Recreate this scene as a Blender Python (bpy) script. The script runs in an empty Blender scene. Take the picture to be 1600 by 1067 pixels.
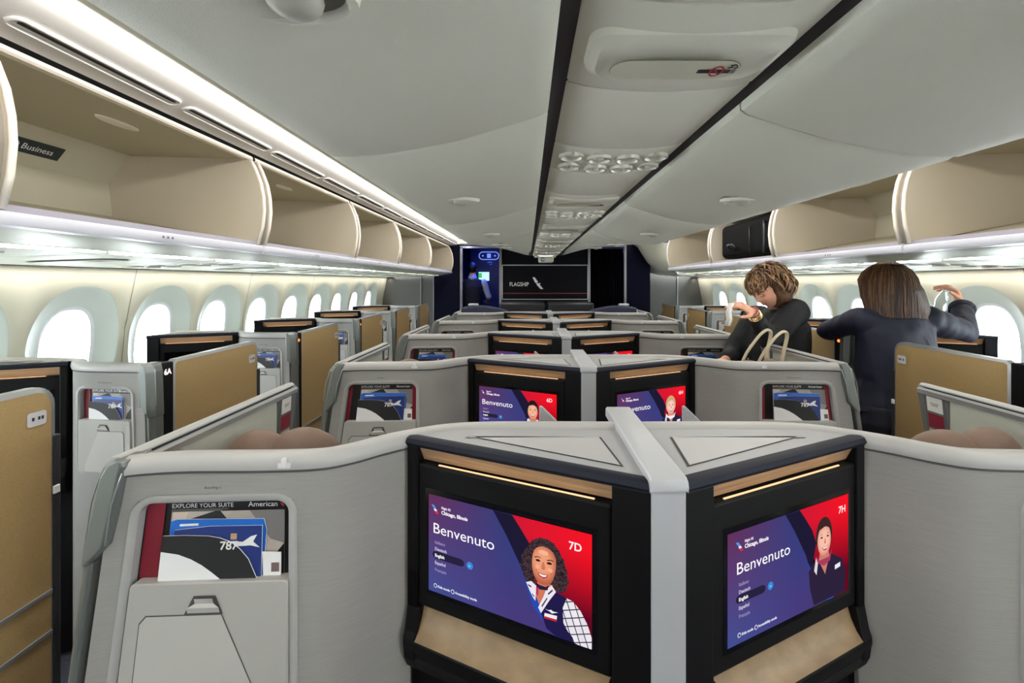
import bpy, bmesh, math, random
from mathutils import Vector, Matrix, noise
from mathutils.geometry import tessellate_polygon
random.seed(7)
SC = bpy.context.scene
COL = SC.collection
# ------------------------------------------------------------------ camera, world, lights, exposure
CX, CZ = -0.252, 1.54            # camera stands a little left of the cabin's centre line
cam_d = bpy.data.cameras.new('camera'); cam = bpy.data.objects.new('camera', cam_d); COL.objects.link(cam)
cam.location = (CX, 0, CZ); cam.rotation_euler = (math.pi/2, 0, 0)
cam_d.sensor_width = 36; cam_d.lens = 16.2; cam_d.shift_x = -25/1600; cam_d.shift_y = -93.5/1600
cam_d.clip_start = 0.02
SC.camera = cam
SC.view_settings.view_transform = 'Standard'; SC.view_settings.look = 'None'
SC.view_settings.gamma = 1; SC.view_settings.use_curve_mapping = False
SC.view_settings.exposure = 0.25
w = bpy.data.worlds.new('sky'); SC.world = w; w.use_nodes = True
w.node_tree.nodes['Background'].inputs[0].default_value = (0.93, 0.97, 1.0, 1)
w.node_tree.nodes['Background'].inputs[1].default_value = 21.0

def area(name, loc, rot, sx, sy, energy, col, spread=180):
    d = bpy.data.lights.new(name, 'AREA'); d.shape = 'RECTANGLE'; d.size = sx; d.size_y = sy
    d.energy = energy; d.color = col; d.spread = math.radians(spread)
    o = bpy.data.objects.new(name, d); COL.objects.link(o); o.location = loc; o.rotation_euler = rot
    return o
for s in (-1, 1):
    area('cove_lamp', (s*1.30, 2.6, CZ+.645), (0, math.radians(10*s), 0), .05, 11, 34, (1, .97, .90))
    area('cove_lamp', (s*1.362, 2.6, CZ+.664), (0, math.radians(-75*s), 0), .02, 11, 20, (1, .96, .90))
    area('sidewall_lamp', (s*2.66, 2.6, CZ+.055), (0, math.radians(-14*s), 0), .03, 11, 15, (1, .95, .86))
    for i in range(8):
        area('ceiling_lamp', (s*.52, .46+1.15*i-1.15, CZ+.262+(0 if i < 4 else .02*(i-3))), (0, 0, 0), .05, .05, 1.2, (1, .95, .86))
for i in range(9):
    area('console_fill', (0, -1.1+1.09*i, CZ+.355), (0, 0, 0), .2, .06, .5, (1, .96, .9))  # added fill for the centre seats; the console's own reading lights are unlit
area('galley_lamp', (-1.05, 8.55, CZ+.80), (0, 0, 0), .6, .5, 16, (.06, .12, 1))
area('doorway_lamp', (.95, 9.3, CZ+.62), (0, 0, 0), .5, .5, 3, (.06, .12, 1))

# ------------------------------------------------------------------ materials
MT = {}
def mat(name, col, rough=.6, metal=0, bump=0, bscale=300, var=0, vscale=8, spec=.5, emit=0, stretch=None, coat=0, subs=None):
    if name in MT: return MT[name]
    m = bpy.data.materials.new(name); m.use_nodes = True; MT[name] = m
    nt = m.node_tree; b = nt.nodes['Principled BSDF']
    c = tuple(((v/255)/12.92 if v/255 <= .04045 else ((v/255+.055)/1.055)**2.4) for v in col) + (1,)
    b.inputs['Base Color'].default_value = c; b.inputs['Roughness'].default_value = rough
    b.inputs['Metallic'].default_value = metal; b.inputs['Specular IOR Level'].default_value = spec
    if coat: b.inputs['Coat Weight'].default_value = coat
    if emit:
        b.inputs['Emission Color'].default_value = c; b.inputs['Emission Strength'].default_value = emit
    if bump or var:
        tc = nt.nodes.new('ShaderNodeTexCoord'); mp = nt.nodes.new('ShaderNodeMapping')
        nt.links.new(tc.outputs['Object'], mp.inputs[0])
        if stretch: mp.inputs['Scale'].default_value = stretch
    if var:
        n = nt.nodes.new('ShaderNodeTexNoise'); n.inputs['Scale'].default_value = vscale; n.inputs['Detail'].default_value = 5
        nt.links.new(mp.outputs[0], n.inputs['Vector'])
        mx = nt.nodes.new('ShaderNodeMix'); mx.data_type = 'RGBA'
        r = nt.nodes.new('ShaderNodeMapRange'); r.inputs[1].default_value = .3; r.inputs[2].default_value = .7
        nt.links.new(n.outputs['Fac'], r.inputs[0]); nt.links.new(r.outputs[0], mx.inputs[0])
        mx.inputs[6].default_value = tuple(v*(1-var) for v in c[:3])+(1,); mx.inputs[7].default_value = tuple(min(1, v*(1+var)) for v in c[:3])+(1,)
        nt.links.new(mx.outputs[2], b.inputs['Base Color'])
    if bump:
        n = nt.nodes.new('ShaderNodeTexNoise'); n.inputs['Scale'].default_value = bscale; n.inputs['Detail'].default_value = 3
        nt.links.new(mp.outputs[0], n.inputs['Vector'])
        bp = nt.nodes.new('ShaderNodeBump'); bp.inputs['Strength'].default_value = bump; bp.inputs['Distance'].default_value = .002
        nt.links.new(n.outputs['Fac'], bp.inputs['Height']); nt.links.new(bp.outputs[0], b.inputs['Normal'])
    return m
def emi(name, col, s=1.0):
    if name in MT: return MT[name]
    m = bpy.data.materials.new(name); m.use_nodes = True; MT[name] = m
    nt = m.node_tree; nt.nodes.remove(nt.nodes['Principled BSDF'])
    e = nt.nodes.new('ShaderNodeEmission')
    e.inputs[0].default_value = tuple(((v/255)/12.92 if v/255 <= .04045 else ((v/255+.055)/1.055)**2.4) for v in col)+(1,)
    e.inputs[1].default_value = s*.85
    nt.links.new(e.outputs[0], nt.nodes['Material Output'].inputs[0]); return m

M_CEIL = mat('ceiling_plastic', (226,225,210), .55, bump=.35, bscale=700)
M_CONS = mat('console_plastic', (228,225,210), .5, bump=.15, bscale=900)
M_DARKGAP = mat('dark_gap', (52,48,50), .8)
M_BIN = mat('bin_laminate', (196,186,168), .6, bump=.15, bscale=800)
M_BININ = mat('bin_inside_shaded', (182,175,154), .7, bump=.2, bscale=800)  # bin interior: shade inside the bins is put into this darker olive
M_BINEDGE = mat('bin_edge_trim', (238,230,218), .45)
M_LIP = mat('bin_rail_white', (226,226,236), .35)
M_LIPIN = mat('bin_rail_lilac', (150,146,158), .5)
M_METUND = mat('underside_metallic', (188,190,168), .42, .25, var=.12, vscale=3, stretch=(1,1.5,1))
M_PSU = mat('side_service_panel', (204,206,186), .5)
M_COVE = mat('cove_panel', (222,220,218), .45)
M_SLOT = mat('vent_slot_black', (22,20,24), .7)
M_WALL = mat('sidewall_plastic', (226,224,206), .5)
M_REC = mat('window_surround', (205,214,206), .5)
M_REVEAL = mat('window_reveal', (232,236,240), .5)
M_SHELL = mat('shell_textile_grey', (154,152,149), .75, bump=.5, bscale=500, var=.05, vscale=60, stretch=(.3,.3,9))
M_RAIL = mat('rail_grey', (174,173,171), .42)
M_LEDGE = mat('ledge_grey', (158,159,161), .5)
M_POST = mat('post_metallic', (122,126,124), .36, .55, bump=.1, bscale=900)
M_POSTL = mat('post_edge_silver', (190,194,194), .28, .7)
M_PANEL = mat('side_panel_light', (184,186,174), .55, bump=.3, bscale=600)
M_BLACK = mat('console_black', (7,7,9), .55, spec=.18)
M_NAVYTRIM = mat('console_top_trim', (22,26,40), .6, spec=.2)
M_WOOD = mat('light_wood', (184,148,112), .45, var=.22, vscale=6, stretch=(1.2,1.2,30))
M_WOODH = mat('shelf_wood', (146,120,88), .42, var=.16, vscale=40, stretch=(.4,1,1))
M_GOLD = mat('door_gold', (172,144,98), .5, .12, bump=.6, bscale=420, var=.1, vscale=260)
M_SILV = mat('door_edge_silver', (176,178,180), .3, .7)
M_DKGREY = mat('dark_grey_plastic', (46,46,50), .5)
M_GAP = mat('pocket_black', (14,13,16), .4)
M_MAROON = mat('maroon_card', (122,14,38), .5)
M_LEATH = mat('taupe_leather', (122,98,84), .55, bump=.4, bscale=250)
M_LEATHD = mat('dark_leather', (60,54,56), .55)
M_NAVYC = mat('navy_cloth', (50,54,76), .85, bump=.4, bscale=400)
M_CARPET = mat('carpet_dark', (58,60,72), .95, bump=.8, bscale=300, var=.25, vscale=60)
M_BULK = mat('bulkhead_slats', (15,16,20), .7, spec=.1, var=.35, vscale=6, stretch=(1,1,60))
M_BULKN = mat('bulkhead_navy', (9,12,30), .8, spec=.1)
M_BULKG = mat('bulkhead_grey', (92,93,88), .75, bump=.2)
M_FRAME = mat('frame_aluminium', (150,152,158), .35, .6)
M_CURT = mat('curtain_cloth', (8,8,14), .95, spec=.05)
M_WHITE = mat('white_print', (232,232,232), .6)
M_RED = mat('red_print', (190,30,46), .6)
M_BLACKP = mat('black_print', (30,30,32), .6)
M_STRIP = emi('cove_strip_glow', (255,252,246), 6)
M_WARM = emi('warm_strip_glow', (255,200,150), 1.5)

# ------------------------------------------------------------------ builders
def tag(o, label=None, cat=None, group=None, kind=None):
    if label: o['label'] = label
    if cat: o['category'] = cat
    if group: o['group'] = group
    if kind: o['kind'] = kind
    return o
def empty(name, loc, label, cat, group=None):
    o = bpy.data.objects.new(name, None); COL.objects.link(o); o.location = loc; o.empty_display_size = .1
    return tag(o, label, cat, group)
def wloc(p):
    v = Vector((0,0,0))
    while p is not None: v += Vector(p.location); p = p.parent
    return v
class MB:
    def __init__(s): s.bm = bmesh.new(); s.mats = []; s.mi = 0; s.xf = None
    def m(s, material):
        if material not in s.mats: s.mats.append(material)
        s.mi = s.mats.index(material); return s
    def V(s, p):
        p = Vector(p)
        if s.xf is not None: p = s.xf @ p
        return s.bm.verts.new(p)
    def F(s, vs):
        try:
            f = s.bm.faces.new(vs); f.material_index = s.mi; return f
        except ValueError: return None
    def quad(s, pts): return s.F([s.V(p) for p in pts])
    def box(s, x0, x1, y0, y1, z0, z1):
        v = [s.V((x, y, z)) for x in (x0, x1) for y in (y0, y1) for z in (z0, z1)]
        for q in ((0,1,3,2),(4,6,7,5),(0,4,5,1),(2,3,7,6),(0,2,6,4),(1,5,7,3)): s.F([v[i] for i in q])
    def prism(s, poly, axis, a, b):
        """polygon of 2-tuples extruded between a and b along axis (the other two axes in xyz order)"""
        def P(p, t):
            return {'x': (t, p[0], p[1]), 'y': (p[0], t, p[1]), 'z': (p[0], p[1], t)}[axis]
        A = [s.V(P(p, a)) for p in poly]; B = [s.V(P(p, b)) for p in poly]; n = len(poly)
        for i in range(n): s.F([A[i], A[(i+1) % n], B[(i+1) % n], B[i]])
        tri = tessellate_polygon([[Vector((p[0], p[1], 0)) for p in poly]])
        for t in tri: s.F([A[i] for i in t]); s.F([B[i] for i in t])
    def loft(s, rings, close=False, caps=False, flip=False):
        R = [[s.V(p) for p in r] for r in rings]
        for a, b in zip(R, R[1:]):
            n = len(a)
            for i in range(n if close else n-1):
                j = (i+1) % n; s.F([a[i], a[j], b[j], b[i]])
        if caps:
            for r in (R[0], R[-1]):
                if len(r) > 2: s.F(r)
        return R
    def tube(s, pts, r, n=8, caps=True, sy=1.0):
        pts = [Vector(p) for p in pts]; rr = r if isinstance(r, (list, tuple)) else [r]*len(pts)
        rings = []; up = None
        for i, p in enumerate(pts):
            t = (pts[min(i+1, len(pts)-1)]-pts[max(i-1, 0)])
            if t.length < 1e-9: t = Vector((0,0,1))
            t.normalize()
            if up is None:
                up = Vector((0,0,1)) if abs(t.z) < .9 else Vector((1,0,0))
            up = (up - t*up.dot(t)).normalized(); sd = t.cross(up)
            rings.append([p + up*math.sin(k*2*math.pi/n)*rr[i]*sy + sd*math.cos(k*2*math.pi/n)*rr[i] for k in range(n)])
        s.loft(rings, close=True, caps=caps)
    def ball(s, c, r, seg=16, ring=10, rot=None):
        c = Vector(c); r = (r, r, r) if not isinstance(r, (list, tuple)) else r
        rings = []
        for i in range(ring+1):
            th = math.pi*i/ring; th = min(max(th, .02), math.pi-.02)
            row = []
            for k in range(seg):
                ph = 2*math.pi*k/seg
                p = Vector((r[0]*math.sin(th)*math.cos(ph), r[1]*math.sin(th)*math.sin(ph), r[2]*math.cos(th)))
                if rot is not None: p = rot @ p
                row.append(c+p)
            rings.append(row)
        s.loft(rings, close=True, caps=True)
    def flat(s, poly, P):
        """flat polygon (concave ok); P maps (u,v) to 3D"""
        vs = [s.V(P(*p)) for p in poly]
        for t in tessellate_polygon([[Vector((p[0], p[1], 0)) for p in poly]]):
            f = s.F([vs[i] for i in t])
    def add_mesh(s, me, M):
        vs = [s.V(M @ v.co) for v in me.vertices]
        for p in me.polygons: s.F([vs[i] for i in p.vertices])
    def build(s, name, material=None, parent=None, smooth=False, bevel=0, sub=0, seg=2, recalc=True, ang=35):
        me = bpy.data.meshes.new(name)
        if recalc: bmesh.ops.recalc_face_normals(s.bm, faces=s.bm.faces)
        off = wloc(parent) if parent else Vector((0,0,0))
        if off.length: bmesh.ops.translate(s.bm, verts=s.bm.verts, vec=-off)
        s.bm.to_mesh(me); s.bm.free()
        if material and not s.mats: s.mats = [material]
        for m_ in s.mats: me.materials.append(m_)
        if smooth:
            for p in me.polygons: p.use_smooth = True
            if smooth != 'all': me.set_sharp_from_angle(angle=math.radians(ang))
        o = bpy.data.objects.new(name, me); COL.objects.link(o)
        if parent: o.parent = parent
        if bevel:
            b = o.modifiers.new('bevel', 'BEVEL'); b.width = bevel; b.segments = seg; b.limit_method = 'ANGLE'; b.angle_limit = math.radians(30)
        if sub:
            b = o.modifiers.new('sub', 'SUBSURF'); b.levels = sub; b.render_levels = sub
        return o
def children(o): return [c for c in bpy.data.objects if c.parent == o]
def dup(root, dvec, label=None):
    r = root.copy(); COL.objects.link(r); r.location = Vector(root.location)+Vector(dvec)
    if label: r['label'] = label
    for ch in children(root):
        c = ch.copy(); COL.objects.link(c); c.parent = r
        for g in children(ch):
            d = g.copy(); COL.objects.link(d); d.parent = c
            for h in children(g):
                e = h.copy(); COL.objects.link(e); e.parent = d
    return r
_txt = {}
def text_mesh(t, size, align='LEFT', bold=0):
    k = (t, size, align, bold)
    if k in _txt: return _txt[k]
    c = bpy.data.curves.new('t', 'FONT'); c.body = t; c.size = size; c.align_x = align; c.offset = bold; c.resolution_u = 3
    o = bpy.data.objects.new('t', c); COL.objects.link(o)
    dg = bpy.context.evaluated_depsgraph_get(); me = bpy.data.meshes.new_from_object(o.evaluated_get(dg))
    bpy.data.objects.remove(o); _txt[k] = me; return me
def frame(o, ux, uy):
    """matrix whose local x,y axes are ux, uy at origin o"""
    ux = Vector(ux).normalized(); uy = Vector(uy).normalized(); uz = ux.cross(uy)
    M = Matrix((ux, uy, uz)).transposed().to_4x4(); M.translation = Vector(o); return M
def rrect(x0, x1, y0, y1, r, n=5):
    out = []
    for cx, cy, a0 in ((x1-r, y1-r, 0), (x0+r, y1-r, 90), (x0+r, y0+r, 180), (x1-r, y0+r, 270)):
        for i in range(n+1):
            a = math.radians(a0+90*i/n); out.append((cx+r*math.cos(a), cy+r*math.sin(a)))
    return out
def lerp(a, b, t): return a+(b-a)*t
def interp(tab, x):
    if x <= tab[0][0]: return tab[0][1]
    for (a, b), (c, d) in zip(tab, tab[1:]):
        if x <= c: return lerp(b, d, (x-a)/(c-a))
    return tab[-1][1]
P = 1.09                          # seat row pitch
Z = lambda z: CZ+z
ROWW = ['nearest', 'second', 'third', 'fourth', 'fifth', 'sixth']

# ------------------------------------------------------------------ cabin shell
b = MB(); b.box(-3.0, 3.0, -2.6, 12, -.05, 0); tag(b.build('floor', M_CARPET), kind='structure')
b = MB(); b.box(-3.0, 3.0, -2.62, -2.55, 0, 2.5); tag(b.build('wall_rear', M_BULKG), kind='structure')
WPROF = [(-1.54, 2.60), (-1.2, 2.755), (-.9, 2.82), (-.6, 2.84), (-.3, 2.81), (-.1, 2.77), (.09, 2.73), (.14, 2.72)]
def wx(z): return interp(WPROF, z)
WIN = {-1: [2.617+.61*n for n in range(-6, 9)], 1: [3.08+.61*n for n in range(-6, 8)]}
Z0, Z1 = -.80, .13
def make_wall(s):
    b = MB(); N = 48
    yc = WIN[s]
    def Pw(y, z, d=0): return (s*(wx(z)+d), y, Z(z))
    for c in yc:
        R0, R1, R1b, R2, R3, R4 = [], [], [], [], [], []
        for k in range(N):
            a = 2*math.pi*(k+.5)/N; ca, sa = math.cos(a), math.sin(a)
            zc = -.40
            t = min(.305/abs(ca) if abs(ca) > 1e-6 else 9, ((Z1-zc) if sa > 0 else (zc-Z0))/abs(sa))
            R0.append(Pw(c+ca*t, zc+sa*t))
            def se(hw, hh, cz, n, d):
                q = (abs(ca/hw)**n+abs(sa/hh)**n)**(-1/n)
                return Pw(c+ca*q, cz+sa*q, d)
            R1.append(se(.268, .35, -.375, 2.3, 0)); R1b.append(se(.262, .345, -.377, 2.3, .006))
            R2.append(se(.165, .262, -.405, 2.5, .055)); R3.append(se(.147, .244, -.405, 2.6, .060)); R4.append(se(.135, .232, -.405, 2.6, .15))
        for cyy in (-.305, .305):
            for cz_ in (Z0, Z1):
                q_ = Vector(Pw(c+cyy, cz_)); kk = min(range(N), key=lambda i: (Vector(R0[i])-q_).length); R0[kk] = tuple(q_)
        b.m(M_WALL); b.loft([R0, R1], close=True)
        b.m(M_REC); b.loft([R1, R1b, R2], close=True)
        b.m(M_REVEAL); b.loft([R2, R3, R4], close=True)
    b.m(M_WALL)
    ys = [yc[0]-.305-1.0, yc[0]-.305]
    b.loft([[Pw(y, z) for y in ys] for z in (-1.54, -1.2, -.9, -.6, -.3, -.1, .09, .14)])
    ys = [yc[-1]+.305, 8.15]
    b.loft([[Pw(y, z) for y in ys] for z in (-1.54, -1.2, -.9, -.6, -.3, -.1, .09, .14)])
    b.loft([[Pw(y, z) for y in (yc[0]-.305, yc[-1]+.305)] for z in (-1.54, -1.2, -.9, Z0)])
    bmesh.ops.remove_doubles(b.bm, verts=b.bm.verts, dist=.0005)
    o = b.build('wall_left' if s < 0 else 'wall_right', smooth=True, ang=50); tag(o, kind='structure')
    # thin seams between the wall panels, every second window
    g = MB()
    for i, c in enumerate(yc):
        if (i+(0 if s < 0 else 1)) % 2 == 0:
            y = c+.305
            g.loft([[Pw(y-.0025, z, -.0015), Pw(y+.0025, z, -.0015)] for z in (-1.2, -.9, -.6, -.3, -.1, .09)])
    tag(g.build('trim_1' if s < 0 else 'trim_2', mat('panel_seam', (140,138,124), .7)), kind='structure')
    n = 0
    glass = mat('window_glass', (240,246,250), .05)
    for c in yc:
        w_ = MB()
        def se(a, hw, hh):
            ca, sa = math.cos(a), math.sin(a); q = (abs(ca/hw)**2.6+abs(sa/hh)**2.6)**(-1/2.6); return ca*q, sa*q
        pts = [se(2*math.pi*k/32, .142, .238) for k in range(32)]
        A = [w_.V((s*(wx(-.405+p[1])+.120), c+p[0], Z(-.405+p[1]))) for p in pts]
        B = [w_.V((s*(wx(-.405+p[1])+.124), c+p[0], Z(-.405+p[1]))) for p in pts]
        w_.F(A); w_.F(B[::-1])
        for k in range(32): w_.F([A[k], A[(k+1) % 32], B[(k+1) % 32], B[k]])
        o = w_.build('window_%d' % (len([x for x in bpy.data.objects if x.name.startswith('window_')])+1), M_GLASS); tag(o, kind='structure')
M_GLASS = bpy.data.materials.new('window_pane'); M_GLASS.use_nodes = True
nt = M_GLASS.node_tree; nt.nodes.remove(nt.nodes['Principled BSDF'])
tr = nt.nodes.new('ShaderNodeBsdfTransparent'); tr.inputs[0].default_value = (.95,.97,.98,1); gl = nt.nodes.new('ShaderNodeBsdfGlossy'); gl.inputs[1].default_value = .05
mx = nt.nodes.new('ShaderNodeMixShader'); mx.inputs[0].default_value = .06
nt.links.new(tr.outputs[0], mx.inputs[1]); nt.links.new(gl.outputs[0], mx.inputs[2]); nt.links.new(mx.outputs[0], nt.nodes['Material Output'].inputs[0])
make_wall(-1); make_wall(1)

# ---- ceiling panels that droop from the cove down to the central console
PA = [(.209, .386), (.209, .367), (.222, .357), (.25, .347), (.32, .326), (.40, .302), (.48, .286), (.56, .273), (.63, .268), (.672, .268), (.684, .276), (.684, .30)]
PB = [(.209, .42), (.212, .40), (.235, .396), (.30, .405), (.42, .44), (.55, .475), (.72, .51), (.92, .535), (1.10, .55), (1.29, .555), (1.31, .565), (1.31, .59)]
def ceil_prof(y):
    t = min(max((y-3.3)/(6.9-3.3), 0), 1)
    return [(lerp(a[0], c[0], t), lerp(a[1], c[1], t)) for a, c in zip(PA, PB)]
CY = [-2.55, -1.38, -.19, 1.0, 2.19, 3.3, 4.3, 5.3, 6.2, 6.95]
for s in (-1, 1):
    for y0, y1 in zip(CY, CY[1:]):
        b = MB(); rings = []
        ysl = [y0+.003, y0+.012]+[lerp(y0, y1, t) for t in (.25, .5, .75)]+[y1-.012, y1-.003]
        for i, y in enumerate(ysl):
            lift = .006 if i in (0, len(ysl)-1) else 0
            pr = ceil_prof(y)
            rings.append([(s*x, y, Z(z+lift)) for x, z in pr] + [(s*x, y, Z(z+.045)) for x, z in pr[-2::-1]])
        b.loft(rings, close=True, caps=True)
        tag(b.build('ceiling', M_CEIL, smooth=True, ang=40), kind='structure')
    # cove panel, light strip and the unseen roof above the aisle
    b = MB()
    b.loft([[(s*1.612, y, Z(.632)), (s*1.60, y, Z(.636)), (s*1.52, y, Z(.650)), (s*1.41, y, Z(.672)), (s*1.402, y, Z(.69))] for y in (-2.55, 8.1)])
    tag(b.build('trim_3' if s < 0 else 'trim_4', M_COVE, smooth=True), kind='structure')
    b = MB(); b.loft([[(s*1.404, y, Z(.676)), (s*1.392, y, Z(.689))] for y in (-2.55, 8.1)])
    tag(b.build('trim_5' if s < 0 else 'trim_6', M_STRIP, smooth=True), kind='structure')
    b = MB(); b.loft([[(s*1.392, y, Z(.689)), (s*1.375, y, Z(.70)), (s*1.32, y, Z(.72)), (s*1.25, y, Z(.72)), (s*1.2, y, Z(.72)), (0, y, Z(.78))] for y in (-2.55, 8.1)])
    tag(b.build('ceiling', M_CEIL, smooth=True), kind='structure')
    b = MB(); b.loft([[(s*1.612, y, Z(.632)), (s*1.66, y, Z(.66)), (s*2.9, y, Z(.7))] for y in (-2.55, 8.1)]); b.loft([[(s*2.62, y, Z(.075)), (s*2.95, y, Z(.16))] for y in (-2.55, 8.15)])
    tag(b.build('trim_7' if s < 0 else 'trim_8', mat('void_dark', (40,36,34), .9)), kind='structure')
    # long air vents in the cove panel
    y = 1.70-.585*7; i = 0
    while y < 7.9:
        Lv = .56
        v = MB(); v.m(M_COVE)
        d = Vector((s*(1.41-1.60), 0, .672-.636)).normalized(); nn = Vector((-d.z*s, 0, d.x*s)); nn = nn if nn.z < 0 else -nn
        M = frame(Vector((s*1.530, y, Z(.6485))) + nn*.0, (0, 1, 0), d)
        def Pm(h): return lambda u, w_: M @ Vector((u, w_, 0)) + nn*h
        outer = rrect(.012, Lv, -.022, .03, .022); inner = rrect(.017, Lv-.005, -.017, .025, .018)
        v.loft([[Pm(-.002)(*p) for p in outer], [Pm(.006)(*p) for p in outer], [Pm(.008)(*p) for p in inner], [Pm(.004)(*p) for p in inner]], close=True)
        v.flat(inner, Pm(.004)); v.m(M_SLOT); v.flat(rrect(.03, Lv-.018, .003, .014, .005), Pm(.006))
        v.m(mat('vent_line_grey', (120,118,118), .6)); v.flat(rrect(.03, Lv-.018, -.009, -.007, .0009), Pm(.006))
        o = v.build('air_vent')
        tag(o, 'long white slotted air vent in the cove panel beside the light strip, %s side' % ('left' if s < 0 else 'right'), 'air vent', 'slotted air vents along the %s cove' % ('left' if s < 0 else 'right'))
        y += .585
# ------------------------------------------------------------------ central ceiling console
def cons_prof(dz=0, n=10):
    pts = [(-.178, .40), (-.178, .388)]
    for i in range(n+1):
        x = lerp(-.174, .174, i/n); pts.append((x, .362+.016*(x/.174)**2+.004*(abs(x)/.174)**8 + dz))
    return pts + [(.178, .388), (.178, .40)]
CN = [(1.38+P*i) for i in range(-2, 6)]        # nozzle clusters
SG = [.755, 2.10, 3.15, 4.25, 5.35]             # no-smoking pods
cuts = sorted([-2.5, -1.2, -.35] + [v for c in CN for v in (c-.11, c+.17) if v > -.3 and v < 6.7] + [v for c in SG for v in (c-.15, c+.13)] + [.45, 6.85])
cuts = [c for i, c in enumerate(cuts) if i == 0 or c-cuts[i-1] > .04]
for y0, y1 in zip(cuts, cuts[1:]):
    b = MB(); rings = []
    for y, lift in ((y0+.0015, .012), (y0+.0025, .003), (y0+.007, 0), (y1-.007, 0), (y1-.0025, .003), (y1-.0015, .012)):
        rings.append([(x, y, Z(z+lift)) for x, z in cons_prof()])
    b.loft(rings)
    tag(b.build('ceiling', M_CONS, smooth=True, ang=50), kind='structure')
b = MB(); b.box(-.24, .24, -2.5, 6.85, Z(.388), Z(.43)); b.box(-.05, .05, 6.0, 6.9, Z(.37), Z(.40))
tag(b.build('trim_9', M_DARKGAP), kind='structure')
# pods with the no smoking sign
def pod(y, idx, xw=.158, base=None, lbl=None, sgn=1):
    root = empty('no_smoking_sign', (0, y, Z(.36)), lbl, 'sign', 'no smoking signs on the central ceiling console')
    zb = .359
    b = MB()
    rings = []
    def ring(hw, hy0, hy1, z, r):
        return [(p[0], y+p[1], Z(z+.016*(p[0]/.174)**2)) for p in rrect(-hw, hw, hy0, hy1, r, 6)]
    b.loft([ring(xw, -.085, .060, zb+.004, .04), ring(xw-.003, -.082, .058, zb-.006, .038), ring(xw-.018, -.066, .050, zb-.012, .034), ring(xw-.03, -.046, .046, zb-.008, .03), ring(xw-.036, -.040, .044, zb-.007, .03), ring(.006, -.001, .001, zb-.007, .001)], close=True)
    b.build('sign_housing', M_CONS, root, smooth=True, ang=30)
    b = MB(); rings = []
    pl = lambda e, z: [(p[0]-.012, y+.004+p[1], Z(z)) for p in rrect(-.105-e, .105+e, -.034-e, .030+e, .031+e, 8)]
    b.m(mat('sign_outline', (120,118,106), .6)); b.loft([pl(.0012, zb-.0105), pl(0, zb-.0118)], close=True)
    b.m(mat('sign_lens', (206,204,184), .35)); b.F([b.V(p) for p in pl(0, zb-.0118)])
    b.build('sign_lens', None, root)
    b = MB(); zz = zb-.0125
    Q = lambda u, v: (u*1.15+.058, y+.004-v*1.9, Z(zz))
    b.m(M_BLACKP); b.flat([(-.027, -.004), (.020, -.004), (.020, .003), (-.027, .003)], Q)
    for k in range(2): b.flat([(.0215+k*.003, -.004), (.0232+k*.003, -.004), (.0232+k*.003, .003), (.0215+k*.003, .003)], Q)
    Q2 = lambda u, v: (u*1.15+.058, y+.004-v*1.9, Z(zz-.0004))
    for pts in ([(.012, .006), (.018, .008), (.014, .011), (.021, .012)], [(.022, .005), (.025, .008), (.022, .011)]):
        b.tube([Q2(*p) for p in pts], .0009, 5)
    b.m(M_RED)
    n = 24
    for k in range(n):
        a, c = 2*math.pi*k/n, 2*math.pi*(k+1)/n
        b.flat([(.0098*math.cos(a), .0098*math.sin(a)), (.0098*math.cos(c), .0098*math.sin(c)), (.0075*math.cos(c), .0075*math.sin(c)), (.0075*math.cos(a), .0075*math.sin(a))], Q2)
    b.flat([(-.007, .0055), (-.0055, .007), (.007, -.0055), (.0055, -.007)], Q2)
    b.build('no_smoking_symbol', None, root)
for i, y in enumerate(SG):
    pod(y, i, lbl='raised no smoking sign on the ceiling console, %s from the camera' % ROWW[i])
# clusters of reading lights and air nozzles
M_CUP = mat('nozzle_cup', (214,212,198), .25, .15); M_CUPD = mat('nozzle_hole', (90,86,80), .5)
def cluster(y, i):
    root = empty('reading_light_cluster', (0, y, Z(.36)), 'two rows of recessed reading lights and air nozzles in the ceiling console, %s cluster ahead' % ROWW[i], 'reading lights', 'light and nozzle clusters along the ceiling console')
    for j, yy in enumerate((y-.03, y+.085)):
        for k in range(4):
            x = -.125+.082*k + (.004 if j else 0); z = .359+.016*(x/.174)**2
            b = MB()
            def r_(rx, ry, dz, dx=0): return [(x+dx+rx*math.cos(2*math.pi*q/20), yy+ry*math.sin(2*math.pi*q/20), Z(z+dz)) for q in range(20)]
            b.m(M_CUP); b.loft([r_(.037, .040, .003), r_(.036, .038, -.006), r_(.031, .032, -.007), r_(.027, .028, .004), r_(.018, .018, .010)], close=True)
            b.m(M_CUPD); b.loft([r_(.018, .018, .010), r_(.003, .003, .010)], close=True)
            if j or k in (1,): b.m(M_CUP); b.ball((x+.002, yy, Z(z+.004)), (.013, .013, .012), 12, 6)
            b.build('air_nozzle' if (j or k == 1) else 'reading_light', None, root, smooth=True, ang=50)
for i, y in enumerate([c for c in CN if c > 1]): cluster(y, i)
# small camera box at the end of the console
root = empty('ceiling_camera_box', (0, 6.3, Z(.36)), 'small white camera box hanging at the far end of the ceiling console', 'camera box')
b = MB(); b.box(-.105, .105, 6.38, 6.62, Z(.27), Z(.352)); b.build('housing', M_CONS, root, bevel=.02, seg=3)
b = MB(); b.ball((-.05, 6.38, Z(.305)), (.03, .02, .03)); b.build('lens', mat('lens_clear', (150,152,156), .15), root, smooth='all')

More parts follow.
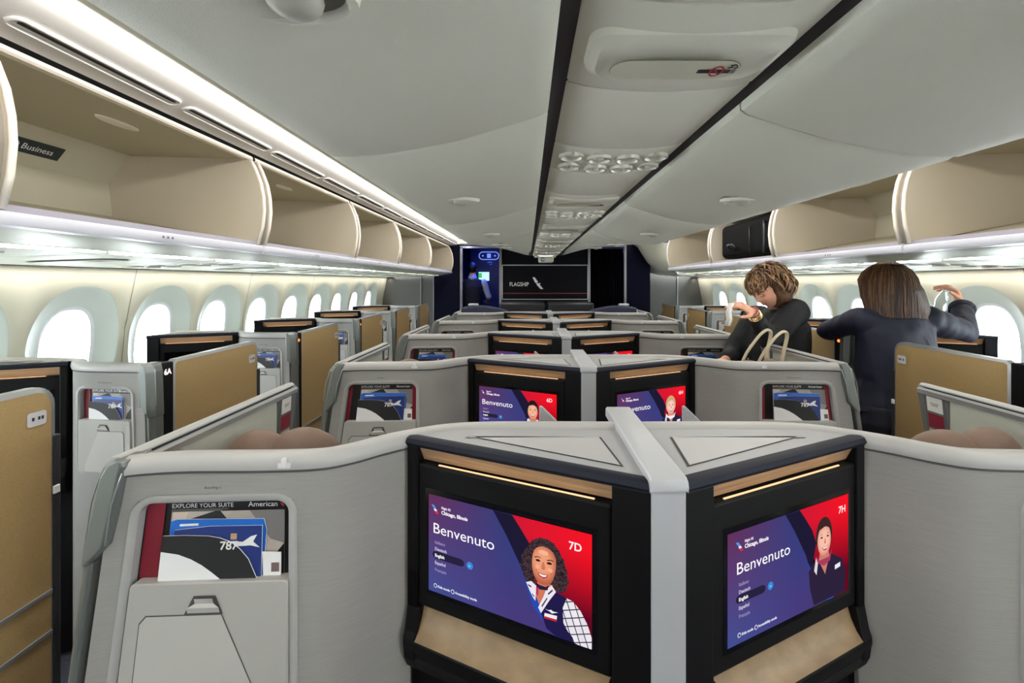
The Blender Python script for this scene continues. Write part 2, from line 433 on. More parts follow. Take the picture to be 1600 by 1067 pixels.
# round downlights in the ceiling panels
def downlight(s, y, i):
    x = .49; zc = .284
    t = min(max((y-3.3)/3.6, 0), 1)
    if t > 0: zc = lerp(.284, .462, t)
    root = empty('ceiling_downlight', (s*x, y, Z(zc)), 'oval recessed downlight in the %s ceiling panel, %s from the camera' % ('left' if s < 0 else 'right', ROWW[i]), 'downlight', 'recessed downlights in the ceiling')
    def r_(rx, ry, dz, dx=0): return [(s*(x+dx)+rx*math.cos(2*math.pi*q/28), y+ry*math.sin(2*math.pi*q/28), Z(zc+dz)) for q in range(28)]
    b = MB(); b.m(M_CONS); b.loft([r_(.070, .044, .004), r_(.068, .042, -.006), r_(.060, .036, -.007), r_(.055, .032, .002)], close=True)
    b.m(mat('downlight_well', (128,126,116), .5)); b.loft([r_(.055, .032, .002), r_(.02, .012, .003)], close=True); b.F([b.V(p) for p in r_(.02, .012, .003)])
    b.build('light_ring', None, root, smooth=True)
    b = MB(); b.ball((s*x+.005, y, Z(zc-.002)), (.028, .028, .018)); b.build('eyeball', mat('eyeball_lens', (180,178,166), .4), root, smooth='all')
for s in (-1, 1):
    for i, y in enumerate((.46, 1.61, 2.76, 3.9, 5.05)): downlight(s, y, i)

# ------------------------------------------------------------------ overhead bins
BY = {-1: [-1.1, .05+.02, 1.14, 2.31, 3.55, 4.72, 6.2, 8.05], 1: [-1.1, .0, 1.1, 2.25, 3.43, 4.60, 6.02]}
ARC = [(1.632, .607), (1.607, .56), (1.580, .49), (1.566, .42), (1.562, .35), (1.570, .27), (1.592, .186)]
BACK = [(2.212, .62), (2.322, .48), (2.302, .32)]
def bin_(s, y0, y1, lbl):
    root = empty('overhead_bin', (s*1.9, (y0+y1)/2, Z(.176)), lbl, 'overhead bin', 'open overhead bins along the %s side' % ('left' if s < 0 else 'right'))
    b = MB(); pr = [ARC[0]]+BACK+[(1.592, .180)]
    inner = [[(s*a, y, Z(z)) for a, z in pr] for y in (y0+.034, y1-.034)]
    b.m(M_BININ); b.loft(inner)
    out = [(1.632, .625), (2.23, .64), (2.345, .485), (2.325, .300), (1.70, .165)]
    b.m(M_BIN); b.loft([[(s*a, y, Z(z)) for a, z in out] for y in (y0+.02, y1-.02)])
    b.build('bin_shell', None, root, smooth=True, ang=25)
    for y, d in ((y0, 1), (y1, -1)):
        e = MB(); poly = ARC + [(2.302, .32), (2.322, .48), (2.212, .62)]
        poly = [(s*a, Z(z)) for a, z in poly]
        e.m(M_BIN); e.prism(poly, 'y', y+d*.024, y+d*.036)
        e.build('end_panel', None, root)
        e = MB(); pg = [(s*(a+.012), Z(z)) for a, z in ARC]+[(s*2.2, Z(.30)), (s*2.2, Z(.60))]
        e.prism(pg, 'y', y+d*.001, y+d*.024); e.build('end_filler', mat('bin_edge_grey', (158,150,142), .5), root)
        e = MB()
        e.m(M_BINEDGE); e.tube([(s*(a-.004), y+d*.029, Z(z)) for a, z in ARC], .0088, 8)
        e.build('end_edge', None, root, smooth='all')
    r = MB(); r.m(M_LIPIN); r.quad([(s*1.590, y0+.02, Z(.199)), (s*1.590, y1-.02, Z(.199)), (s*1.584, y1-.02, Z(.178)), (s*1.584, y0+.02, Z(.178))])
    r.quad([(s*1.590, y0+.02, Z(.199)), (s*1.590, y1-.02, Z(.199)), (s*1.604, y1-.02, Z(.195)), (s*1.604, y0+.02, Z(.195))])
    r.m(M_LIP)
    r.loft([[(s*a, y, Z(z)) for a, z in ((1.584, .180), (1.576, .176), (1.574, .160), (1.580, .144), (1.60, .139), (1.64, .150), (1.66, .17))] for y in (y0+.006, y1-.006)], caps=True)
    r.build('front_rail', None, root, smooth=True)
    t = MB(); t.m(M_BINEDGE); t.loft([[(s*a, y, Z(z)) for a, z in ((1.640, .628), (1.628, .622), (1.624, .610), (1.632, .604), (1.66, .606))] for y in (y0+.01, y1-.01)]); t.build('top_edge', None, root, smooth=True)
    # small lamp on the bin ceiling
    yc = lerp(y0, y1, .54)
    t = MB(); t.m(M_BINEDGE); t.loft([[(s*(1.83+rx*math.cos(q*math.pi/8)), yc+ry*math.sin(q*math.pi/8), Z(zz)) for q in range(16)] for rx, ry, zz in ((.030, .095, .6165), (.028, .090, .606), (.019, .070, .604))], close=True)
    t.m(mat('bin_lamp_lens', (232,226,214), .3)); t.F([t.V((s*(1.83+.019*math.cos(q*math.pi/8)), yc+.070*math.sin(q*math.pi/8), Z(.604))) for q in range(16)])
    t.build('bin_lamp', None, root, smooth=True)
    # three tiny marks on the rail
    t = MB()
    for k in range(3): t.box(s*1.5735-.0005, s*1.5735+.0005, lerp(y0, y1, .45)+k*.022, lerp(y0, y1, .45)+k*.022+.008, Z(.158), Z(.166))
    t.build('rail_mark', mat('mark_grey', (120,118,120), .6), root)
    return root
for s, side in ((-1, 'left'), (1, 'right')):
    ys = BY[s]
    k = 0
    for y0, y1 in zip(ys, ys[1:]):
        vis = y1 > 1.0
        lbl = '%s open overhead bin on the %s side, counted from the camera' % (['nearest', 'second', 'third', 'fourth', 'fifth', 'sixth'][min(k, 5)], side) if vis else 'open overhead bin on the %s side behind the camera' % side
        if y1 < .8: continue
        r = bin_(s, y0, y1, lbl)
        if s < 0 and abs(y0-1.14) < .01:      # dark class sign on the bin's rear wall
            t = MB()
            # plate on the back wall of the bin: wall runs between BACK[1] and BACK[2]
            Mx = frame((-2.267, 0, Z(.55)), (0, 1, 0), (.11, 0, .14))
            t.m(mat('sign_dark_green', (30,40,42), .5)); t.flat([(1.40, -.035), (1.99, -.035), (1.99, .028), (1.40, .028)], lambda u, v: Mx @ Vector((u, v, .004)))
            t.m(M_WHITE); tm = text_mesh('Flagship\u00ae Business', .036, 'RIGHT'); t.add_mesh(tm, Mx @ Matrix.Translation((1.955, -.016, .006)))
            t.build('class_sign', None, r)
        k += 1
    ye = ys[-1]
    # underside: metallic strip and passenger service panels
    b = MB(); b.loft([[(s*a, y, Z(z)) for a, z in ((1.598, .140), (1.62, .134), (1.70, .126), (1.80, .112))] for y in (-2.5, ye)])
    tag(b.build('trim_10' if s < 0 else 'trim_11', M_METUND, smooth=True), kind='structure')
    b = MB(); b.loft([[(s*a, y, Z(z)) for a, z in ((1.80, .112), (1.802, .119), (1.82, .119))] for y in (-2.5, ye)]); tag(b.build('trim_12' if s < 0 else 'trim_13', M_DARKGAP), kind='structure')
    y = -1.8; i = 0; seg = []
    while y < ye-.05:
        y2 = min(y+.585, ye); seg.append((y, y2)); y = y2
    for i, (y0, y1) in enumerate(seg):
        b = MB()
        def R(y, l=0): return [(s*a, y, Z(z+l)) for a, z in ((1.812, .1025), (1.825, .1030), (2.2, .092), (2.55, .080), (2.67, .077), (2.68, .083), (2.68, .10))]
        rr = [R(y0+.004, .012), R(y0+.007, .003), R(y0+.015), R(y1-.015), R(y1-.007, .003), R(y1-.004, .012)]
        b.loft(rr)
        root = empty('side_service_panel', (s*2.2, (y0+y1)/2, Z(.09)), 'glossy service panel under the %s bins with lights or a sign above the window seats' % side, 'service panel', 'service panels under the %s bins' % side)
        b.build('panel', M_PSU, root, smooth=True, ang=40)
        if y0 > .5:
            yc = (y0+y1)/2
            if i % 2 == 0:
                b = MB(); c2 = 2.2
                pz = lambda a: lerp(.105, .080, (a-1.825)/.725)
                b.m(mat('side_sign_outline', (84,84,72), .6)); b.F([b.V((s*(c2+p[0]), yc+p[1], Z(pz(c2+p[0])-.004))) for p in rrect(-.19, .19, -.07, .07, .05, 6)])
                b.m(mat('side_sign_lens', (160,166,138), .3)); b.F([b.V((s*(c2+p[0]), yc+p[1], Z(pz(c2+p[0])-.006))) for p in rrect(-.180, .180, -.060, .060, .042, 6)])
                b.m(M_BLACKP); b.F([b.V((s*(c2+p[0]), yc+p[1], Z(pz(c2+p[0])-.007))) for p in ((-.12, -.008), (-.04, -.008), (-.04, .006), (-.12, .006))])
                b.m(M_RED); b.F([b.V((s*(c2+p[0]), yc+p[1], Z(pz(c2+p[0])-.008))) for p in rrect(-.095, -.065, -.015, .015, .0149, 5)])
                b.build('sign_lens', None, root)
            else:
                for a_ in (2.0, 2.13, 2.3, 2.42):
                    for q in range(2):
                        b = MB(); pz = lerp(.105, .080, (a_-1.825)/.725)
                        yy = yc-.06+.12*q
                        def r_(r, dz): return [(s*a_+s*r*1.15*math.cos(2*math.pi*k/18), yy+r*math.sin(2*math.pi*k/18), Z(pz+dz)) for k in range(18)]
                        b.m(M_CUP); b.loft([r_(.044, 0), r_(.042, -.005), r_(.036, -.005)], close=True)
                        b.m(mat('lamp_bowl_dark', (84,82,68), .4, .2)); b.loft([r_(.036, -.005), r_(.022, .006), r_(.003, .008)], close=True)
                        b.build('reading_light', None, root, smooth=True)
# curved fairing that closes the right bins off toward the front
b = MB()
g = []
EDGE = [(1.31, .60), (1.50, .57), (1.55, .45), (1.565, .33), (1.60, .17), (1.72, .09), (2.1, .06), (2.66, .055)]
FAR = [(1.31, .60), (1.37, .50), (1.45, .40), (1.58, .27), (1.76, .17), (2.0, .11), (2.3, .085), (2.66, .075)]
for t in (0, .15, .35, .55, .75, 1):
    e = t*t*(3-2*t)
    g.append([(lerp(a[0], c[0], e), lerp(6.02, 7.9, t), Z(lerp(a[1], c[1], e))) for a, c in zip(EDGE, FAR)])
b.loft(g); tag(b.build('trim_14', M_WALL, smooth='all'), kind='structure')

# carry-on case in the right bins
def suitcase():
    root = empty('carry_on_suitcase', (1.82, 3.95, Z(.21)), 'black soft-sided suitcase standing in the right overhead bin behind the curly-haired woman', 'suitcase')
    b = MB(); b.box(1.612, 2.05, 3.50, 4.46, Z(.215), Z(.53)); b.build('case_body', mat('black_nylon', (6,6,8), .8, spec=.1, bump=.5, bscale=500), root, bevel=.05, seg=4)
    b = MB(); b.tube([(1.600, 3.62, Z(.23)), (1.594, 3.60, Z(.30)), (1.594, 3.60, Z(.44)), (1.602, 3.62, Z(.48))], .010, 6); b.tube([(1.603, 3.86, Z(.24)), (1.603, 3.86, Z(.47))], .004, 6)
    b.build('zip', mat('black_shiny', (48,48,54), .3), root, smooth='all')
    b = MB(); b.tube([(1.600, 4.10, Z(.30)), (1.575, 4.12, Z(.33)), (1.575, 4.22, Z(.33)), (1.600, 4.24, Z(.30))], .010, 8); b.build('handle', mat('black_shiny', (48,48,54), .3), root, smooth='all')
suitcase()

# ------------------------------------------------------------------ forward end
YB = 6.92
def bulkhead():
    b = MB(); b.box(-.66, .66, YB, YB+.9, 0, Z(.62)); tag(b.build('wall_front', M_BULK), kind='structure')
    b = MB()
    for s in (-1, 1): b.box(s*.665-.018, s*.665+.018, YB-.02, YB+.02, 0, Z(.60))
    tag(b.build('trim_15', M_FRAME), kind='structure')
    root = empty('airline_sign_panel', (0, YB, Z(-.3)), 'black slatted wall panel with thin silver frame reading FLAGSHIP and a thin red line', 'sign panel')
    x0, x1, z0, z1 = -.642, .648, -.27, .252
    b = MB()
    b.m(M_BULK); b.box(x0, x1, YB-.02, YB-.001, Z(z0), Z(z1)); b.build('slat_panel', None, root)
    b = MB(); t = .011
    for q in ((x0, x1, z1-t, z1), (x0, x1, z0, z0+t), (x0, x0+t, z0, z1), (x1-t, x1, z0, z1)): b.box(q[0], q[1], YB-.028, YB-.018, Z(q[2]), Z(q[3]))
    b.build('silver_frame', mat('frame_bright', (196,196,200), .35, .3), root)
    b = MB(); b.box(x0+t, x1-t, YB-.024, YB-.019, Z(-.182), Z(-.168)); b.build('red_line', mat('red_line', (110,24,40), .5), root)
    b = MB(); M = frame((-.530, YB-.024, Z(-.068)), (1, 0, 0), (0, 0, 1)); b.add_mesh(text_mesh('FLAGSHIP', .085, bold=.0008), M @ Matrix.Diagonal((.79, 1, 1, 1))); b.build('lettering', M_WHITE, root)
    b = MB(); M = frame((-.2, YB-.024, Z(-.11)), (1, 0, 0), (0, 0, 1))
    Q = lambda u, v: M @ Vector((u, v, 0))
    b.flat([(.015, .175), (.048, .175), (.100, .105), (.078, .085), (.055, .095)], Q)
    b.flat([(.068, .080), (.088, .082), (.125, .090), (.140, .082), (.118, .070), (.178, .0), (.135, .0), (.085, .055)], Q)
    b.build('flight_symbol', M_WHITE, root)
bulkhead()
# doorway posts and header
for i, (x0, x1) in enumerate(((-1.44, -1.40), (1.21, 1.245))):
    b = MB(); b.box(x0, x1, 7.0 if x0 > 0 else 8.05, 7.06 if x0 > 0 else 8.11, 0, Z(.60)); tag(b.build('trim_%d' % (16+i), M_FRAME), kind='structure')
b = MB(); b.box(-1.44, -.6, 8.05, 8.1, Z(.585), Z(.62)); tag(b.build('trim_18', mat('header_blue_grey', (128,132,176), .5)), kind='structure')
b = MB(); b.box(.66, 1.245, 7.02, 7.06, Z(.53), Z(.64)); tag(b.build('trim_19', mat('header_blue_grey', (128,132,176), .5)), kind='structure')
# side bulkheads: grey textile outside, navy near the aisle
b = MB(); b.box(-2.95, -1.9, 8.12, 8.2, 0, Z(.8)); tag(b.build('wall_front_left', M_BULKG), kind='structure')
b = MB(); b.box(-1.9, -1.44, 8.10, 8.2, 0, Z(.8)); b.box(-1.9, -.66, 8.14, 8.2, Z(.62), Z(.85)); tag(b.build('wall_front_navy_left', M_BULKN), kind='structure')
b = MB(); b.box(1.85, 2.95, 8.12, 8.2, 0, Z(.8)); tag(b.build('wall_front_right', M_BULKG), kind='structure')
b = MB(); b.box(1.245, 1.62, 7.06, 7.2, 0, Z(.8)); b.box(1.62, 1.85, 8.1, 8.2, 0, Z(.8)); b.box(1.62, 1.64, 7.2, 8.12, 0, Z(.8)); b.box(.66, 1.9, 7.3, 7.36, Z(.56), Z(.85)); tag(b.build('wall_front_navy_right', M_BULKN), kind='structure')
b = MB()
for x in (-2.14, -1.915, 2.38, 1.86): b.box(x-.006, x+.006, 8.105, 8.118, 0, Z(.3))
tag(b.build('trim_20', M_FRAME), kind='structure')
# curtain
b = MB(); n = 90
top = [(lerp(.70, 1.20, i/n), 7.06+.022*math.sin(i/n*math.pi*2*11)+.006*math.sin(i*1.7)) for i in range(n+1)]
b.loft([[(x+.002*math.sin(z*9), y, z) for x, y in top] for z in (.1, .8, Z(0), Z(.50))]+[[(x, y+.012, Z(.50)) for x, y in top]])
tag(b.build('curtain', M_CURT, smooth='all'), 'black pleated curtain closing the right doorway beside the sign wall', 'curtain')
# galley behind the left doorway
b = MB(); b.box(-3, 3, 10.4, 10.5, 0, 2.6); tag(b.build('wall_galley', mat('galley_blue', (44,52,92), .45)), kind='structure')
b = MB(); b.box(-3, 3, 7.85, 10.5, Z(.86), Z(.9)); tag(b.build('ceiling', M_DKGREY), kind='structure')
for s in (-1, 1):
    b = MB(); b.box(s*1.9-.03, s*1.9+.03, 8.2, 10.4, 0, 2.5); tag(b.build('wall_galley_side', M_BULKN), kind='structure')
b = MB(); b.box(-.60, -.54, 8.3, 10.4, 0, 2.5); tag(b.build('wall_galley_inner', M_BULKN), kind='structure')
root = empty('galley_unit', (-.85, 9.9, 0), 'dark blue galley cupboards seen through the left doorway', 'galley')
b = MB(); b.box(-1.5, -.62, 9.9, 10.38, 0, Z(.84)); b.build('cabinet', mat('galley_cabinet', (40,48,84), .35), root, bevel=.01)
b = MB(); b.box(-.74, -.70, 9.86, 9.9, Z(-.5), Z(.45)); b.build('door_post', M_FRAME, root)
b = MB(); b.tube([(-1.30+p[0], 9.88, Z(.555+p[1])) for p in rrect(0, .42, -.08, .08, .079, 8)]+[(-1.30+.42, 9.88, Z(.555))], .010, 6)
for x in (-1.22, -.96): b.ball((x, 9.88, Z(.555)), .018, 8, 6)
b.box(-1.13, -1.05, 9.87, 9.89, Z(.51), Z(.60)); b.build('oval_light', emi('galley_glow', (120,150,255), 1.1), root)
b = MB(); b.box(-1.12, -1.02, 9.87, 9.89, Z(.40), Z(.43)); b.box(-1.08, -1.02, 9.87, 9.89, Z(.36), Z(.38)); b.build('marking', emi('galley_mark', (60,80,190), .8), root)
b = MB(); b.box(-1.31, -1.085, 9.87, 9.895, Z(.02), Z(.205)); b.build('display', emi('galley_screen_white', (190,240,235), 1.3), root)
b = MB(); b.box(-1.31, -1.24, 9.862, 9.87, Z(.08), Z(.185)); b.build('green_area', emi('galley_screen_green', (60,190,110), 1.1), root)
# ------------------------------------------------------------------ screens
def uvmat(name, kind, ctr=None, ca=None, cb=None, rad=.2):
    m = bpy.data.materials.new(name); m.use_nodes = True; nt = m.node_tree; nt.nodes.remove(nt.nodes['Principled BSDF'])
    e = nt.nodes.new('ShaderNodeEmission'); uv = nt.nodes.new('ShaderNodeUVMap'); sp = nt.nodes.new('ShaderNodeSeparateXYZ')
    nt.links.new(uv.outputs[0], sp.inputs[0]); nt.links.new(e.outputs[0], nt.nodes['Material Output'].inputs[0])
    def lin(c): return tuple(((v/255)/12.92 if v/255 <= .04045 else ((v/255+.055)/1.055)**2.4) for v in c)+(1,)
    def mix(fac, a, b):
        x = nt.nodes.new('ShaderNodeMix'); x.data_type = 'RGBA'
        nt.links.new(fac, x.inputs[0])
        for i, v in ((6, a), (7, b)):
            if isinstance(v, tuple): x.inputs[i].default_value = lin(v)
            else: nt.links.new(v, x.inputs[i])
        return x.outputs[2]
    if kind == 'blue':
        l = mix(sp.outputs[1], (66, 78, 146), (100, 48, 88)); r = mix(sp.outputs[1], (72, 58, 122), (46, 64, 126))
        mr = nt.nodes.new('ShaderNodeMapRange'); mr.inputs[1].default_value = 0; mr.inputs[2].default_value = .55
        nt.links.new(sp.outputs[0], mr.inputs[0]); c = mix(mr.outputs[0], l, r)
    elif kind == 'red':
        mr = nt.nodes.new('ShaderNodeMapRange'); mr.inputs[1].default_value = .55; mr.inputs[2].default_value = 1; vr = nt.nodes.new('ShaderNodeMapRange'); vr.inputs[1].default_value = .25; vr.inputs[2].default_value = .85; nt.links.new(sp.outputs[1], vr.inputs[0]); l = mix(vr.outputs[0], (70, 6, 30), (205, 26, 52)); r = mix(vr.outputs[0], (96, 10, 34), (246, 20, 34))
        nt.links.new(sp.outputs[0], mr.inputs[0]); c = mix(mr.outputs[0], l, r)
    elif kind == 'glow':
        c = mix(sp.outputs[1], (36, 78, 190), (44, 60, 128))
    elif kind == 'plaid':
        c = None
        w1 = nt.nodes.new('ShaderNodeTexBrick'); w1.inputs['Scale'].default_value = 13; w1.inputs['Row Height'].default_value = .5; w1.offset = 0
        w1.inputs['Color1'].default_value = lin((238, 234, 240)); w1.inputs['Color2'].default_value = lin((226, 222, 232)); w1.inputs['Mortar'].default_value = lin((52, 44, 62))
        w1.inputs['Mortar Size'].default_value = .035
        mp = nt.nodes.new('ShaderNodeMapping'); mp.inputs['Rotation'].default_value = (0, 0, -.35); mp.inputs['Scale'].default_value = (1, .56, 1)
        nt.links.new(uv.outputs[0], mp.inputs[0]); nt.links.new(mp.outputs[0], w1.inputs[0]); c = w1.outputs[0]
    elif kind == 'skin':
        sb = nt.nodes.new('ShaderNodeVectorMath'); sb.operation = 'SUBTRACT'; sb.inputs[1].default_value = (ctr[0], ctr[1], 0); nt.links.new(uv.outputs[0], sb.inputs[0])
        ml = nt.nodes.new('ShaderNodeVectorMath'); ml.operation = 'MULTIPLY'; ml.inputs[1].default_value = (1.78*1.25, 1, 0); nt.links.new(sb.outputs[0], ml.inputs[0])
        ln = nt.nodes.new('ShaderNodeVectorMath'); ln.operation = 'LENGTH'; nt.links.new(ml.outputs[0], ln.inputs[0])
        mr = nt.nodes.new('ShaderNodeMapRange'); mr.inputs[1].default_value = rad*.35; mr.inputs[2].default_value = rad; mr.interpolation_type = 'SMOOTHSTEP'; nt.links.new(ln.outputs['Value'], mr.inputs[0])
        c = mix(mr.outputs[0], ca, cb)
    elif kind == 'hair':
        n = nt.nodes.new('ShaderNodeTexNoise'); n.inputs['Scale'].default_value = 55; n.inputs['Distortion'].default_value = 2.5
        nt.links.new(uv.outputs[0], n.inputs[0])
        mr = nt.nodes.new('ShaderNodeMapRange'); mr.inputs[1].default_value = .4; mr.inputs[2].default_value = .68; nt.links.new(n.outputs[0], mr.inputs[0])
        c = mix(mr.outputs[0], (26, 18, 26), (92, 70, 74))
    nt.links.new(c, e.inputs[0]); e.inputs[1].default_value = .85
    return m
S_BLUE, S_RED, S_GLOW, S_PLAID, S_HAIR = [uvmat('screen_'+k, k) for k in ('blue', 'red', 'glow', 'plaid', 'hair')]
S_SK = {'skinD': uvmat('screen_skin_bronze', 'skin', (.738, .64), (238,158,120), (184,94,70), .20)}
for k_, u_, a_, b_ in (('7H', .765, (248,190,168), (206,124,108)), ('man', .71, (244,184,152), (204,128,100)), ('blonde', .77, (252,206,188), (222,146,130))): S_SK['skin'+k_] = uvmat('screen_skin_'+k_.lower(), 'skin', (u_, .625), a_, b_, .19)
HAIR7D = [(.657,.768),(.676,.816),(.70,.835),(.719,.858),(.74,.854),(.761,.862),(.78,.846),(.798,.838),(.815,.80),(.832,.772),(.838,.735),(.855,.708),(.858,.66),(.872,.614),(.870,.57),(.882,.53),(.870,.49),(.867,.452),(.845,.41),(.814,.402),(.787,.452),(.764,.439),(.703,.452),(.693,.462),(.67,.406),(.64,.424),(.628,.46),(.618,.488),(.622,.53),(.604,.558),(.614,.60),(.608,.639),(.626,.68),(.633,.71),(.648,.735)]
def portrait_7d(F):
    F('hair', HAIR7D)
    F((206,120,92), [(.707,.458),(.768,.454),(.791,.455),(.755,.359),(.719,.195),(.695,.264),(.698,.388)])
    F('glow', [(.66,.36),(.695,.264),(.727,.169),(.757,.045),(.812,.0),(.84,0),(.80,.10),(.727,.2),(.70,.30)])
    F((34,28,74), [(.774,.31),(.811,.406),(.868,.379),(.851,.251),(.86,.11),(.9,.077),(.911,.004),(.812,.0),(.757,.045),(.727,.169)])
    F('plaid', [(.868,.379),(.903,.37),(.942,.306),(.976,.212),(1.0,.114),(1.0,.004),(.935,.0),(.911,.004),(.90,.05),(.874,.089),(.851,.148),(.847,.28)])
    F((235,230,238), [(.641,.411),(.671,.435),(.7,.405),(.695,.264),(.682,.284),(.661,.344)])
    F((235,230,238), [(.755,.397),(.787,.455),(.811,.406),(.774,.31),(.727,.169),(.711,.213),(.741,.329)])
    for q in ([(.652,.40),(.672,.39),(.672,.375),(.654,.385)], [(.765,.37),(.79,.42),(.795,.41),(.77,.36)], [(.73,.24),(.76,.33),(.765,.325),(.735,.23)], [(.676,.33),(.69,.31),(.69,.295),(.677,.315)]): F((70,50,80), q)
    F((44,30,60), [(.698,.442),(.722,.427),(.755,.426),(.773,.455),(.765,.40),(.722,.386),(.703,.399)])
    F((190,50,90), [(.70,.40),(.715,.40),(.712,.32),(.70,.34)])
    F('skinD', [(.691,.738),(.705,.765),(.719,.779),(.735,.79),(.752,.79),(.77,.785),(.784,.775),(.798,.755),(.806,.732),(.813,.70),(.813,.661),(.812,.62),(.808,.584),(.803,.545),(.795,.509),(.785,.475),(.768,.454),(.752,.442),(.736,.439),(.72,.445),(.707,.458),(.697,.48),(.688,.505),(.682,.54),(.678,.577),(.677,.62),(.679,.663),(.683,.70)])
    F((250,180,148), [(.715,.742),(.735,.756),(.765,.752),(.772,.722),(.745,.712),(.718,.722)])
    F((250,172,140), [(.697,.600),(.706,.612),(.718,.607),(.722,.590),(.712,.572),(.700,.578)]); F((250,172,140), [(.766,.596),(.778,.612),(.792,.606),(.796,.588),(.784,.572),(.770,.578)])
    F((206,118,90), [(.700,.570),(.708,.566),(.705,.545),(.700,.552)]); F((206,118,90), [(.783,.568),(.790,.572),(.788,.548),(.781,.546)])
    F((60,30,30), [(.694,.681),(.712,.692),(.729,.687),(.729,.680),(.712,.684),(.694,.670)]); F((60,30,30), [(.764,.681),(.785,.694),(.801,.688),(.799,.680),(.785,.685),(.764,.672)])
    F((50,26,26), [(.699,.654),(.706,.664),(.714,.668),(.722,.664),(.729,.656),(.722,.647),(.706,.644)]); F((50,26,26), [(.762,.656),(.770,.666),(.778,.670),(.787,.667),(.794,.660),(.787,.648),(.769,.645)])
    F((206,120,92), [(.733,.605),(.740,.655),(.748,.655),(.756,.607),(.750,.588),(.737,.588)]); F((150,70,60), [(.733,.598),(.745,.586),(.757,.599),(.745,.592)])
    F((176,50,58), [(.712,.549),(.74,.545),(.774,.551),(.764,.522),(.745,.506),(.722,.518)]); F((250,246,246), [(.719,.544),(.74,.539),(.767,.545),(.758,.528),(.743,.521),(.727,.527)])
    F((240,240,244), [(.753,.237),(.775,.236),(.788,.247),(.800,.238),(.827,.243),(.805,.226),(.793,.216),(.780,.228)])
    F((240,236,240), [(.753,.2),(.822,.211),(.818,.157),(.75,.153)]); F((200,40,50), [(.752,.172),(.82,.178),(.818,.157),(.75,.153)])
def portrait_gen(F, u0, skin, hair, top, body, male=False, scarf=True, sc=1.0, v0=.62):
    """head centred at (u0, v0) in the picture; aspect 16:9"""
    def E(cx, cy, rx, ry, n=26, a0=0, a1=360): return [(u0+(cx+rx*math.cos(math.radians(a0+(a1-a0)*k/n)))*sc*.5625, v0+(cy+ry*math.sin(math.radians(a0+(a1-a0)*k/n)))*sc) for k in range(n)]
    def Q(pts): return [(u0+x*sc*.5625, v0+y*sc) for x, y in pts]
    F(skin[1], Q([(-.06, -.10), (.07, -.10), (.10, -.22), (.03, -.40), (-.08, -.22)]))
    F(body, Q([(-.10, -.17), (-.17, -.2), (-.24, -.27), (-.22, -.45), (-.16, -.62), (.34, -.62), (.36, -.42), (.30, -.27), (.14, -.19), (.10, -.16), (.02, -.36)]))
    if male: F((226,226,236), Q([(-.10, -.15), (.0, -.26), (.11, -.15), (.14, -.2), (.02, -.46), (-.13, -.2)])); F((50,40,90), Q([(-.03, -.24), (.03, -.24), (.05, -.5), (-.03, -.5)]))
    else: F((170,60,90) if scarf else (240,240,240), Q([(-.13, -.14), (-.07, -.20), (.08, -.20), (.13, -.13), (.10, -.24), (.0, -.27), (-.10, -.22), (-.14, -.30)])); F((226,214,224), Q([(-.13, -.16), (-.10, -.22), (-.12, -.33), (-.16, -.28)]))
    F(hair, E(0, .035, .132, .185) if not male else E(0, .05, .125, .165))
    F(skin[0], E(0, -.01, .108, .155, 40)); F(hair, [p for p in E(0, .035, .125, .165, 14, 15, 165)]+Q([(-.06, .105), (.0, .122), (.03, .12)]))
    for x in (-.045, .050): F((60,36,36), E(x, .022, .020, .009, 8)); F((80,50,44), Q([(x-.026, .048), (x, .058), (x+.026, .050), (x, .052)]))
    F(skin[1], Q([(-.012, -.035), (.003, .02), (.018, -.035), (.003, -.045)]))
    F((196,60,66), Q([(-.05, -.068), (.003, -.078), (.056, -.066), (.035, -.102), (.003, -.112), (-.03, -.102)])); F((250,246,246), Q([(-.040, -.073), (.003, -.082), (.046, -.071), (.028, -.092), (-.024, -.092)]))
    F((236,236,240), Q([(.16, -.30), (.25, -.29), (.25, -.335), (.16, -.345)]))
